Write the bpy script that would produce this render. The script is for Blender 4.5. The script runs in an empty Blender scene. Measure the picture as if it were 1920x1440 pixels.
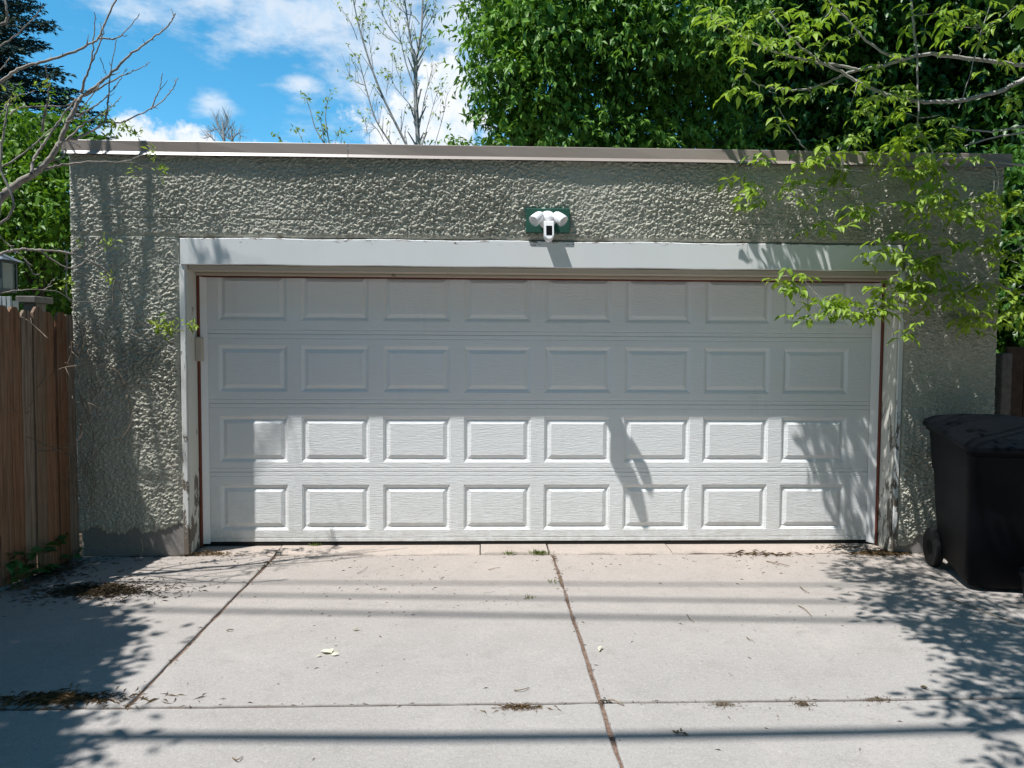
import bpy, math, random
import numpy as np
from mathutils import Vector, Matrix, Quaternion
random.seed(7); RNG = np.random.default_rng(11)
S = bpy.context.scene; COL = S.collection

# ------------------------------------------------------------------ camera, sky, sun, exposure
CAM = np.array([0.0, -5.46, 1.502]); FPX = 1456.7
PITCH, YAW, ROLL = 0.0523, 0.0366, 0.0060
SUN_DIR = Vector((0.39, 0.24, -1.04)).normalized()          # the way the light travels
SUN_EL = math.asin(-SUN_DIR.z); SUN_AZ = math.atan2(-SUN_DIR.x, -SUN_DIR.y)
_cp, _sp, _cy, _sy = math.cos(PITCH), math.sin(PITCH), math.cos(YAW), math.sin(YAW)
_f = np.array([_sy*_cp, _cy*_cp, -_sp]); _r = np.array([_cy, -_sy, 0.0]); _u = np.cross(_r, _f)
RGT = math.cos(ROLL)*_r + math.sin(ROLL)*_u; UPV = -math.sin(ROLL)*_r + math.cos(ROLL)*_u; FWD = _f
def pdir(px, py): return RGT*(px-960)/FPX - UPV*(py-720)/FPX + FWD
def at(px, py, Y):                    # point of the place seen at that spot of the photograph, Y metres behind the wall face
    d = pdir(px, py); return CAM + d*((Y-CAM[1])/d[1])
def gnd(px, py, z=0.0):
    d = pdir(px, py); return CAM + d*((z-CAM[2])/d[2])
cd = bpy.data.cameras.new('camera'); cam = bpy.data.objects.new('camera', cd); COL.objects.link(cam)
cd.sensor_fit = 'HORIZONTAL'; cd.sensor_width = 36.0; cd.lens = FPX/1920*36; cd.clip_start = .05; cd.clip_end = 1000
m3 = Matrix((RGT, UPV, -FWD)).transposed(); cam.matrix_world = Matrix.Translation(CAM) @ m3.to_4x4()
S.camera = cam

W = bpy.data.worlds.new('World'); S.world = W; W.use_nodes = True
def build_world():
    t = W.node_tree; n = t.nodes; L = t.links; n.clear()
    def nd(k, **kw):
        x = n.new(k)
        for a, b in kw.items(): setattr(x, a, b)
        return x
    def mt(op, a, b=None, clamp=False, c=None):
        x = nd('ShaderNodeMath', operation=op, use_clamp=clamp)
        for i, v in enumerate((a, b, c)):
            if v is None: continue
            if isinstance(v, (int, float)): x.inputs[i].default_value = v
            else: L.new(v, x.inputs[i])
        return x.outputs[0]
    out = nd('ShaderNodeOutputWorld'); bg = nd('ShaderNodeBackground'); bg.inputs[1].default_value = SKY_STRENGTH
    sky = nd('ShaderNodeTexSky', sky_type='NISHITA', sun_disc=False, sun_elevation=SUN_EL, sun_rotation=SUN_AZ % (2*math.pi),
             altitude=1600, air_density=1.0, dust_density=0.25, ozone_density=3.0)
    hs = nd('ShaderNodeHueSaturation'); hs.inputs['Saturation'].default_value = 1.30; hs.inputs['Hue'].default_value = .478; hs.inputs['Value'].default_value = 1.85
    L.new(sky.outputs[0], hs.inputs['Color'])
    tc = nd('ShaderNodeTexCoord'); sep = nd('ShaderNodeSeparateXYZ'); L.new(tc.outputs['Generated'], sep.inputs[0])
    x, y, z = sep.outputs
    u = mt('ARCTAN2', x, y); v = mt('ARCSINE', z)
    cmb = nd('ShaderNodeCombineXYZ'); L.new(u, cmb.inputs[0]); L.new(v, cmb.inputs[1])
    def noise(scale, detail, rough, sy=1.0, off=0.0):
        mp = nd('ShaderNodeMapping'); mp.inputs['Scale'].default_value = (1, sy, 1); mp.inputs['Location'].default_value = (off, off, off)
        L.new(cmb.outputs[0], mp.inputs[0])
        q = nd('ShaderNodeTexNoise'); q.inputs['Scale'].default_value = scale; q.inputs['Detail'].default_value = detail; q.inputs['Roughness'].default_value = rough
        L.new(mp.outputs[0], q.inputs['Vector']); return q.outputs['Fac']
    lump = noise(34, 5, .62); wis = noise(13, 6, .62, 2.4, 3.1); wide = noise(3.2, 3, .6, 2.2, 1.7)
    def blob(px, py, rx, ry, nz, k):
        d = pdir(px, py); d = d/np.linalg.norm(d)
        u0, v0 = math.atan2(d[0], d[1]), math.asin(d[2])
        a = mt('MULTIPLY', mt('SUBTRACT', u, u0), FPX/rx); b = mt('MULTIPLY', mt('SUBTRACT', v, v0), FPX/ry)
        r = mt('SQRT', mt('ADD', mt('MULTIPLY', a, a), mt('MULTIPLY', b, b)))
        return mt('ADD', mt('SUBTRACT', 1.0, r), mt('MULTIPLY', mt('SUBTRACT', nz, .5), k))
    def smooth(v_, lo, hi):
        mr = nd('ShaderNodeMapRange', interpolation_type='SMOOTHSTEP'); L.new(v_, mr.inputs['Value'])
        mr.inputs['From Min'].default_value = lo; mr.inputs['From Max'].default_value = hi; return mr.outputs[0]
    cum = None
    for a in ((246, 262, 50, 52), (335, 292, 110, 52), (800, 250, 150, 95), (838, 165, 75, 70), (640, 330, 260, 60)):
        b = blob(*a, lump, 1.5); cum = b if cum is None else mt('MAXIMUM', cum, b)
    cumf = smooth(cum, .0, .42)
    wsp = None
    for a in ((560, 20, 420, 85), (745, 90, 210, 190), (405, 195, 45, 26), (572, 156, 55, 22), (860, 40, 200, 260)):
        b = blob(*a, wis, 2.6); wsp = b if wsp is None else mt('MAXIMUM', wsp, b)
    wf = mt('MULTIPLY', smooth(wsp, -.1, 1.0), .72)
    gl = mt('MULTIPLY', mt('MULTIPLY', smooth(wide, .56, .78), .7), smooth(v, .42, .62))
    fac = mt('MAXIMUM', mt('MAXIMUM', cumf, wf), gl)
    shade = nd('ShaderNodeMixRGB'); shade.inputs[1].default_value = CLOUD_DARK; shade.inputs[2].default_value = CLOUD_LIT
    L.new(smooth(lump, .3, .62), shade.inputs[0])
    mx = nd('ShaderNodeMixRGB'); L.new(fac, mx.inputs[0]); L.new(hs.outputs[0], mx.inputs[1]); L.new(shade.outputs[0], mx.inputs[2])
    L.new(mx.outputs[0], bg.inputs[0]); L.new(bg.outputs[0], out.inputs[0])
SKY_STRENGTH = 0.078
CLOUD_LIT = (9.0, 9.3, 9.7, 1); CLOUD_DARK = (6.4, 7.9, 9.5, 1)
build_world()
sd = bpy.data.lights.new('sun', 'SUN'); sun = bpy.data.objects.new('sun', sd); COL.objects.link(sun)
sd.energy = 5.0; sd.angle = math.radians(.53); sd.color = (1.0, .982, .955)
sun.rotation_euler = SUN_DIR.to_track_quat('-Z', 'Y').to_euler(); sun.location = (-8, -6, 20)
S.view_settings.view_transform = 'Standard'; S.view_settings.look = 'None'; S.view_settings.exposure = 0.48; S.view_settings.gamma = 1.0
S.view_settings.use_curve_mapping = False
S.render.engine = 'CYCLES'
try:
    S.cycles.use_denoising = True; S.cycles.denoiser = 'OPENIMAGEDENOISE'
except Exception: pass
S.cycles.max_bounces = 4; S.cycles.diffuse_bounces = 3; S.cycles.glossy_bounces = 2; S.cycles.transmission_bounces = 4; S.cycles.transparent_max_bounces = 4; S.cycles.caustics_reflective = False; S.cycles.caustics_refractive = False

# ------------------------------------------------------------------ helpers
def tag(o, label=None, cat=None, group=None, kind=None):
    if label: o['label'] = label
    if cat: o['category'] = cat
    if group: o['group'] = group
    if kind: o['kind'] = kind
    return o
def empty(name, loc, label=None, cat=None, group=None, rz=0.0):
    o = bpy.data.objects.new(name, None); COL.objects.link(o); o.location = loc; o.rotation_euler = (0, 0, rz); o.empty_display_size = .1
    return tag(o, label, cat, group)
def link(name, me, parent=None, local=False):
    o = bpy.data.objects.new(name, me); COL.objects.link(o)
    if parent is not None:
        o.parent = parent
        if not local:
            L_ = Matrix.Translation(parent.location) @ parent.rotation_euler.to_matrix().to_4x4()
            if parent.parent is not None:
                g = parent.parent; L_ = Matrix.Translation(g.location) @ g.rotation_euler.to_matrix().to_4x4() @ parent.matrix_parent_inverse @ L_
            o.matrix_parent_inverse = L_.inverted()
    return o
def mesh_np(name, V, F, mat, smooth=False):
    V = np.asarray(V, dtype=np.float32); F = np.asarray(F, dtype=np.int32); k = F.shape[1]
    me = bpy.data.meshes.new(name); me.vertices.add(len(V)); me.vertices.foreach_set('co', V.ravel())
    me.loops.add(F.size); me.loops.foreach_set('vertex_index', F.ravel())
    me.polygons.add(len(F)); me.polygons.foreach_set('loop_start', np.arange(0, F.size, k, dtype=np.int32))
    if smooth: me.polygons.foreach_set('use_smooth', np.ones(len(F), dtype=bool))
    me.update(calc_edges=True); me.validate()
    if mat: me.materials.append(mat)
    return me
class MB:
    """collects shapes, all in place coordinates, and links them as ONE mesh object"""
    def __init__(s): s.v = []; s.f = []
    def add(s, vs, fs):
        b = len(s.v); s.v += [tuple(map(float, p)) for p in vs]; s.f += [tuple(i+b for i in f) for f in fs]; return s
    def box(s, x0, x1, y0, y1, z0, z1, M=None, bev=0.0):
        if bev <= 0:
            vs = [(x, y, z) for z in (z0, z1) for y in (y0, y1) for x in (x0, x1)]
            fs = [(0, 2, 3, 1), (4, 5, 7, 6), (0, 1, 5, 4), (2, 6, 7, 3), (0, 4, 6, 2), (1, 3, 7, 5)]
        else:
            b = min(bev, (x1-x0)*.49, (y1-y0)*.49, (z1-z0)*.49); vs = []; fs = []
            lo = (x0, y0, z0); hi = (x1, y1, z1)
            idx = {}
            for sx in (0, 1):
                for sy in (0, 1):
                    for sz in (0, 1):
                        for ax in range(3):
                            p = [(hi if q else lo)[i] for i, q in enumerate((sx, sy, sz))]
                            for i, q in enumerate((sx, sy, sz)):
                                if i != ax: p[i] += -b if q else b
                            idx[(sx, sy, sz, ax)] = len(vs); vs.append(tuple(p))
            for ax in range(3):
                o1, o2 = [i for i in range(3) if i != ax]
                for sd_ in (0, 1):
                    q = []
                    for a, c in ((0, 0), (1, 0), (1, 1), (0, 1)):
                        k = [0, 0, 0]; k[ax] = sd_; k[o1] = a; k[o2] = c; q.append(idx[(*k, ax)])
                    fs.append(tuple(q))
                for a in (0, 1):
                    for c in (0, 1):
                        e = []
                        for sd_, axx in ((0, o1), (1, o1), (1, o2), (0, o2)):
                            k = [0, 0, 0]; k[ax] = sd_; k[o1] = a; k[o2] = c; e.append(idx[(*k, axx)])
                        fs.append(tuple(e))
            for sx in (0, 1):
                for sy in (0, 1):
                    for sz in (0, 1): fs.append(tuple(idx[(sx, sy, sz, a)] for a in range(3)))
        if M is not None: vs = [tuple(M @ Vector(p)) for p in vs]
        return s.add(vs, fs)
    def tube(s, pts, rad, n=6, cap=True):
        P = [Vector(p) for p in pts]; base = len(s.v); vs = []; fs = []
        if not hasattr(rad, '__len__'): rad = [rad]*len(P)
        ref = Vector((.13, .31, .94))
        for i, p in enumerate(P):
            d = (P[min(i+1, len(P)-1)] - P[max(i-1, 0)])
            if d.length < 1e-9: d = Vector((0, 0, 1))
            d.normalize(); a = d.cross(ref)
            if a.length < .05: a = d.cross(Vector((1, 0, 0)))
            a.normalize(); b = d.cross(a)
            for k in range(n):
                t = 2*math.pi*k/n; vs.append(p + a*(math.cos(t)*rad[i]) + b*(math.sin(t)*rad[i]))
        for i in range(len(P)-1):
            for k in range(n):
                fs.append((i*n+k, i*n+(k+1) % n, (i+1)*n+(k+1) % n, (i+1)*n+k))
        if cap: fs.append(tuple(range(n-1, -1, -1))); fs.append(tuple((len(P)-1)*n+k for k in range(n)))
        return s.add(vs, fs)
    def lathe(s, prof, M, n=20):
        vs = []; fs = []
        for r, z in prof:
            for k in range(n):
                t = 2*math.pi*k/n; vs.append(M @ Vector((r*math.cos(t), r*math.sin(t), z)))
        for i in range(len(prof)-1):
            for k in range(n): fs.append((i*n+k, i*n+(k+1) % n, (i+1)*n+(k+1) % n, (i+1)*n+k))
        fs.append(tuple(range(n-1, -1, -1))); fs.append(tuple((len(prof)-1)*n+k for k in range(n)))
        return s.add(vs, fs)
    def mesh(s, name, mat, smooth=False, angle=None):
        me = bpy.data.meshes.new(name); me.from_pydata(s.v, [], s.f); me.validate()
        import bmesh
        b = bmesh.new(); b.from_mesh(me); bmesh.ops.recalc_face_normals(b, faces=b.faces); b.to_mesh(me); b.free()
        if smooth:
            me.polygons.foreach_set('use_smooth', np.ones(len(me.polygons), dtype=bool))
            if angle: me.set_sharp_from_angle(angle=math.radians(angle))
        if mat: me.materials.append(mat)
        return me
    def build(s, name, mat, parent=None, smooth=False, angle=None):
        return link(name, s.mesh(name, mat, smooth, angle), parent)
def spline(pts, n=6):
    """Catmull-Rom through the points"""
    P = [np.array(p, float) for p in pts]
    if len(P) < 3: return P
    out = []; Q = [2*P[0]-P[1]] + P + [2*P[-1]-P[-2]]
    for i in range(1, len(Q)-2):
        a, b, c, d = Q[i-1:i+3]
        for k in range(n):
            t = k/n; out.append(.5*((2*b)+(-a+c)*t+(2*a-5*b+4*c-d)*t*t+(-a+3*b-3*c+d)*t**3))
    out.append(P[-1]); return out
# --- numpy noise
def _hash(ix, iy, s):
    h = (ix.astype(np.int64)*374761393 + iy.astype(np.int64)*668265263 + s*1274126177) & 0xffffffff
    h = ((h ^ (h >> 13))*1274126177) & 0xffffffff; h = h ^ (h >> 16)
    return (h & 0xffff)/65535.0
def vnoise(x, y, s=0):
    ix = np.floor(x); iy = np.floor(y); fx = x-ix; fy = y-iy
    fx = fx*fx*(3-2*fx); fy = fy*fy*(3-2*fy)
    a = _hash(ix, iy, s); b = _hash(ix+1, iy, s); c = _hash(ix, iy+1, s); d = _hash(ix+1, iy+1, s)
    return (a*(1-fx)+b*fx)*(1-fy)+(c*(1-fx)+d*fx)*fy
def fbm(x, y, s=0, o=4):
    r = 0; a = .5
    for i in range(o): r = r+a*vnoise(x*2**i, y*2**i, s+i*17); a *= .5
    return r
def worley(x, y, s=0):
    ix = np.floor(x); iy = np.floor(y); best = np.full(x.shape, 9.0); val = np.zeros(x.shape)
    for dx in (-1, 0, 1):
        for dy in (-1, 0, 1):
            cx = ix+dx; cy = iy+dy
            px = cx+_hash(cx, cy, s); py = cy+_hash(cx, cy, s+5)
            d = (px-x)**2+(py-y)**2; m = d < best
            best = np.where(m, d, best); val = np.where(m, _hash(cx, cy, s+9), val)
    return np.sqrt(best), val
# --- materials
class G:
    def __init__(s, name):
        s.m = bpy.data.materials.new(name); s.m.use_nodes = True; s.t = s.m.node_tree; s.n = s.t.nodes; s.L = s.t.links
        s.b = s.n['Principled BSDF']; s.out = s.n['Material Output']
    def nd(s, k, **kw):
        x = s.n.new(k)
        for a, b in kw.items(): setattr(x, a, b)
        return x
    def put(s, sock, v):
        if v is None: return
        if isinstance(v, bpy.types.NodeSocket): s.L.new(v, sock)
        elif isinstance(v, (tuple, list)) and len(v) == 3 and sock.type == 'RGBA': sock.default_value = (*v, 1)
        else: sock.default_value = v
    def pos(s, obj=False, scale=(1, 1, 1)):
        src = s.nd('ShaderNodeTexCoord').outputs['Object'] if obj else s.nd('ShaderNodeNewGeometry').outputs['Position']
        mp = s.nd('ShaderNodeMapping'); mp.inputs['Scale'].default_value = scale; s.L.new(src, mp.inputs[0]); return mp.outputs[0]
    def noise(s, vec, scale, detail=4, rough=.55, dist=0.0):
        x = s.nd('ShaderNodeTexNoise'); s.put(x.inputs['Vector'], vec); x.inputs['Scale'].default_value = scale
        x.inputs['Detail'].default_value = detail; x.inputs['Roughness'].default_value = rough; x.inputs['Distortion'].default_value = dist
        return x.outputs['Fac']
    def vor(s, vec, scale, feat='F1'):
        x = s.nd('ShaderNodeTexVoronoi', feature=feat); s.put(x.inputs['Vector'], vec); x.inputs['Scale'].default_value = scale; return x
    def ramp(s, fac, stops):
        x = s.nd('ShaderNodeValToRGB'); e = x.color_ramp.elements
        while len(e) < len(stops): e.new(.5)
        for el, (p, c) in zip(e, stops):
            el.position = p; el.color = (c, c, c, 1) if isinstance(c, (int, float)) else (*c, 1)
        s.put(x.inputs[0], fac); return x.outputs[0]
    def mix(s, fac, a, b, mode='MIX'):
        x = s.nd('ShaderNodeMixRGB', blend_type=mode); s.put(x.inputs[0], fac); s.put(x.inputs[1], a); s.put(x.inputs[2], b); return x.outputs[0]
    def math(s, op, a, b=None):
        x = s.nd('ShaderNodeMath', operation=op); s.put(x.inputs[0], a); s.put(x.inputs[1], b); return x.outputs[0]
    def bump(s, h, strength=.3, dist=.01, prev=None):
        x = s.nd('ShaderNodeBump'); x.inputs['Strength'].default_value = strength; x.inputs['Distance'].default_value = dist
        s.put(x.inputs['Height'], h); s.put(x.inputs['Normal'], prev); return x.outputs[0]
    def rnd(s): return s.nd('ShaderNodeObjectInfo').outputs['Random']
    def isl(s): return s.nd('ShaderNodeNewGeometry').outputs['Random Per Island']
    def done(s, color, rough=.8, normal=None, spec=.3, metal=0.0):
        s.put(s.b.inputs['Base Color'], color); s.put(s.b.inputs['Roughness'], rough); s.put(s.b.inputs['Normal'], normal)
        s.b.inputs['Specular IOR Level'].default_value = spec; s.b.inputs['Metallic'].default_value = metal; return s.m
def plain(name, c, rough=.7, spec=.3, var=.12, scale=18, bump=.0, metal=0.0):
    g = G(name); p = g.pos(); f = g.noise(p, scale, 5, .6)
    col = g.mix(1.0, c, g.ramp(f, [(.25, 1-var), (.75, 1.0)]), 'MULTIPLY')
    return g.done(col, rough, g.bump(f, bump, .004) if bump else None, spec, metal)
def leafmat(name, lo, hi, trans=.35, gloss=.35, rough=.45):
    g = G(name); r = g.isl(); p = g.pos(); f = g.noise(p, 1.3, 1)
    v = g.mix(.45, r, g.ramp(f, [(.3, 0.0), (.7, 1.0)])); col = g.ramp(v, [(.15, lo), (.85, hi)])
    g.done(col, rough, None, gloss)
    tr = g.nd('ShaderNodeBsdfTranslucent'); g.put(tr.inputs[0], g.mix(1.0, col, (1.0, 1.0, .45), 'MULTIPLY'))
    ms = g.nd('ShaderNodeMixShader'); ms.inputs[0].default_value = trans
    g.L.new(g.b.outputs[0], ms.inputs[1]); g.L.new(tr.outputs[0], ms.inputs[2]); g.L.new(ms.outputs[0], g.out.inputs[0]); return g.m

def m_stucco():
    g = G('stucco'); p = g.pos(); a = g.noise(p, 1.1, 5, .6); b = g.noise(p, 45, 4, .7); c = g.noise(p, .55, 3)
    col = g.ramp(a, [(.3, (.45, .44, .37)), (.7, (.565, .55, .465))])
    col = g.mix(g.ramp(b, [(.3, .55), (.6, 0.0)]), col, (.33, .32, .27))
    pink = g.ramp(g.noise(p, 2.6, 4, .65), [(.62, 0.0), (.72, .35)])
    col = g.mix(pink, col, (.54, .45, .405))
    dr = g.noise(g.pos(scale=(5, 1, .35)), 2.2, 6, .7)
    col = g.mix(g.ramp(dr, [(.56, 0.0), (.72, .55)]), col, (.34, .33, .275))
    col = g.mix(g.ramp(g.noise(p, 6, 6, .7), [(.58, 0.0), (.72, .35)]), col, (.60, .58, .48))
    return g.done(col, .93, g.bump(g.noise(p, 170, 3, .6), .6, .006), .12)
def m_concrete(name, warm=0.0, light=1.0):
    g = G(name); p = g.pos(); a = g.noise(p, .8, 6, .6); b = g.noise(p, 7, 5, .65); c = g.noise(p, 220, 2, .6); d = g.noise(p, 2.3, 6, .7, .6)
    c0 = (.285*light, .266*light, .25*light); c1 = (.358*light, .335*light, .316*light)
    if warm: c0 = tuple(k*(1+w*warm) for k, w in zip(c0, (.28, .1, -.05))); c1 = tuple(k*(1+w*warm) for k, w in zip(c1, (.28, .1, -.05)))
    col = g.ramp(g.mix(.5, a, d), [(.3, c0), (.68, c1)])
    col = g.mix(g.ramp(d, [(.58, 0.0), (.7, .35)]), col, (.40*light, .352*light, .32*light))
    col = g.mix(g.ramp(b, [(.30, .45), (.47, 0.0)]), col, (.245*light, .23*light, .21*light)); col = g.mix(g.ramp(g.noise(p, 38, 5, .75), [(.30, .55), (.48, 0.0), (.56, 0.0), (.72, .0)]), col, (.225*light, .21*light, .195*light)); col = g.mix(g.ramp(g.noise(p, 55, 4, .7), [(.55, 0.0), (.7, .5)]), col, (.47*light, .44*light, .41*light))
    sp = g.vor(p, 160); col = g.mix(g.ramp(sp.outputs['Distance'], [(.05, .55), (.16, 0.0)]), col, (.17, .16, .15))
    col = g.mix(g.ramp(c, [(.60, 0.0), (.75, .4)]), col, (.46*light, .43*light, .40*light))
    col = g.mix(g.ramp(g.noise(p, 300, 2, .5), [(.3, .45), (.42, 0.0)]), col, (.17, .16, .145))
    sc = g.noise(g.pos(scale=(1, 6, 1)), 1.7, 7, .75, 1.5)
    col = g.mix(g.ramp(sc, [(.495, 0.0), (.5, .28), (.505, 0.0)]), col, (.48, .46, .43))
    ys = g.nd('ShaderNodeSeparateXYZ'); g.L.new(g.nd('ShaderNodeNewGeometry').outputs['Position'], ys.inputs[0])
    nr = g.ramp(g.math('ADD', g.math('MULTIPLY', ys.outputs[1], .4), 1.0), [(.25, 0.0), (.98, .5)])
    col = g.mix(g.math('MULTIPLY', nr, g.ramp(a, [(.25, .45), (.7, 1.0)])), col, g.mix(1.0, col, (1.14, .985, .88), 'MULTIPLY'))
    st = g.noise(p, 1.25, 7, .72, .8); col = g.mix(g.ramp(st, [(.60, 0.0), (.70, .28)]), col, (.235*light, .215*light, .195*light))
    col = g.mix(1.0, col, g.ramp(g.noise(p, 95, 3, .8), [(.28, .76), (.5, .98), (.72, 1.0)]), 'MULTIPLY'); col = g.mix(g.ramp(g.noise(p, 130, 2, .7), [(.6, 0.0), (.72, .55)]), col, (.50*light, .475*light, .45*light))
    return g.done(col, .92, g.bump(g.noise(p, 260, 4, .65), .35, .0035, g.bump(b, .12, .01)), .2)
def m_door():
    g = G('door_paint'); p = g.pos(scale=(2.4, 2.4, 24)); q = g.pos(); f = g.noise(p, 6, 5, .7, .4)
    col = g.mix(g.ramp(g.noise(q, 2.2, 5, .6), [(.35, .16), (.65, 0.0)]), (.82, .835, .84), (.71, .72, .71))
    col = g.mix(g.ramp(g.noise(q, 60, 3, .7), [(.68, 0.0), (.74, .25)]), col, (.5, .46, .40))
    zs = g.nd('ShaderNodeSeparateXYZ'); g.L.new(g.nd('ShaderNodeNewGeometry').outputs['Position'], zs.inputs[0])
    hz = g.ramp(zs.outputs[2], [(.02, .62), (.16, .30), (.5, .06), (1.0, 0.0)]); sp = g.ramp(g.noise(q, 13, 7, .75), [(.38, 0.0), (.66, 1.0)])
    col = g.mix(g.math('MULTIPLY', hz, sp), col, (.47, .43, .37))
    col = g.mix(g.ramp(g.noise(g.pos(scale=(3, 1, .5)), 3.0, 6, .7), [(.6, 0.0), (.75, .22)]), col, (.55, .54, .50))
    return g.done(col, g.ramp(g.noise(q, 8, 4), [(.3, .38), (.7, .58)]), g.bump(f, .9, .005, g.bump(g.noise(q, 1.7, 2), .10, .03)), .35)
def m_peel(name, paint, wood=(.20, .17, .14), amount=.0, band=True):
    g = G(name); p = g.pos(scale=(1, 1, .42)); f = g.noise(p, 11, 7, .72, .5)
    z = g.nd('ShaderNodeSeparateXYZ'); g.L.new(g.nd('ShaderNodeNewGeometry').outputs['Position'], z.inputs[0])
    h = g.ramp(g.math('MULTIPLY', z.outputs[2], .5), [(0.0, .17), (.35, .06), (.8, -.0)]) if band else .0
    k = g.math('ADD', g.math('ADD', f, h) if band else f, amount)
    mask = g.ramp(k, [(.635, 0.0), (.65, 1.0)])
    grain = g.noise(g.pos(scale=(60, 60, 3)), 1.5, 4, .6)
    wd = g.mix(grain, tuple(x*.6 for x in wood), wood)
    pt = g.mix(g.ramp(g.noise(g.pos(), 5, 5, .6), [(.35, .2), (.65, 0.0)]), paint, tuple(x*.8 for x in paint))
    return g.done(g.mix(mask, pt, wd), .7, g.bump(mask, -.6, .002), .25)
def m_wood():
    g = G('fence_wood'); r = g.rnd(); o = g.pos(True, (14, 14, .55)); w = g.pos(True, (1, 1, .3))
    g1 = g.noise(o, 5, 6, .65, .25); g2 = g.noise(w, 6, 4, .6)
    base = g.ramp(r, [(.0, (.23, .11, .06)), (.3, (.29, .15, .085)), (.5, (.24, .17, .12)), (.7, (.31, .14, .068)), (.85, (.30, .225, .165)), (1.0, (.26, .20, .155))])
    col = g.mix(g.ramp(g1, [(.32, .9), (.6, 0.0)]), base, (.075, .045, .028))
    col = g.mix(g.ramp(g2, [(.5, 0.0), (.72, .55)]), col, (.25, .205, .165))
    kn = g.vor(g.pos(True, (9, 9, 1.6)), 1.0); col = g.mix(g.ramp(kn.outputs['Distance'], [(.05, .85), (.10, 0.0)]), col, (.05, .03, .02))
    return g.done(col, .88, g.bump(g1, .6, .004), .15)
def m_bark(name, lo, hi, scale=30):
    g = G(name); p = g.pos(); f = g.noise(p, scale, 6, .7); q = g.noise(p, scale*.2, 3)
    return g.done(g.ramp(g.mix(.4, f, q), [(.32, lo), (.62, hi)]), .85, g.bump(f, .5, .004), .2)
def m_flash():
    g = G('flashing_metal'); p = g.pos(); f = g.noise(p, 1.6, 4, .6)
    return g.done(g.ramp(f, [(.3, (.315, .262, .228)), (.7, (.35, .295, .26))]), .38, g.bump(g.noise(p, 3.0, 2), .08, .02), .5)
def m_header():
    g = G('header_paint'); p = g.pos(); z = g.pos(scale=(3.2, 1, 16)); f = g.noise(z, 3.1, 7, .75, .8)
    sx = g.nd('ShaderNodeSeparateXYZ'); g.L.new(g.nd('ShaderNodeNewGeometry').outputs['Position'], sx.inputs[0])
    top = g.ramp(g.math('MULTIPLY', g.math('SUBTRACT', sx.outputs[2], 2.0), 4.0), [(.64, 0.0), (.84, .17)])
    mid = g.ramp(g.math('ADD', g.math('MULTIPLY', sx.outputs[0], .25), .5), [(.45, 0.0), (.6, .10), (.68, .10), (.78, 0.0)])
    k = g.math('ADD', f, g.math('ADD', top, g.math('MULTIPLY', top, mid)))
    mask = g.ramp(k, [(.70, 0.0), (.715, 1.0)])
    rust = g.ramp(g.noise(g.pos(scale=(14, 1, 1.2)), 1.3, 4, .7), [(.70, 0.0), (.8, .4)])
    col = g.mix(g.ramp(g.noise(p, 4, 5, .6), [(.3, .25), (.6, 0.0)]), (.75, .76, .755), (.65, .65, .63))
    col = g.mix(rust, col, (.52, .42, .31)); col = g.mix(mask, col, (.17, .115, .085))
    return g.done(col, .6, g.bump(mask, -.5, .002), .3)
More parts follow.
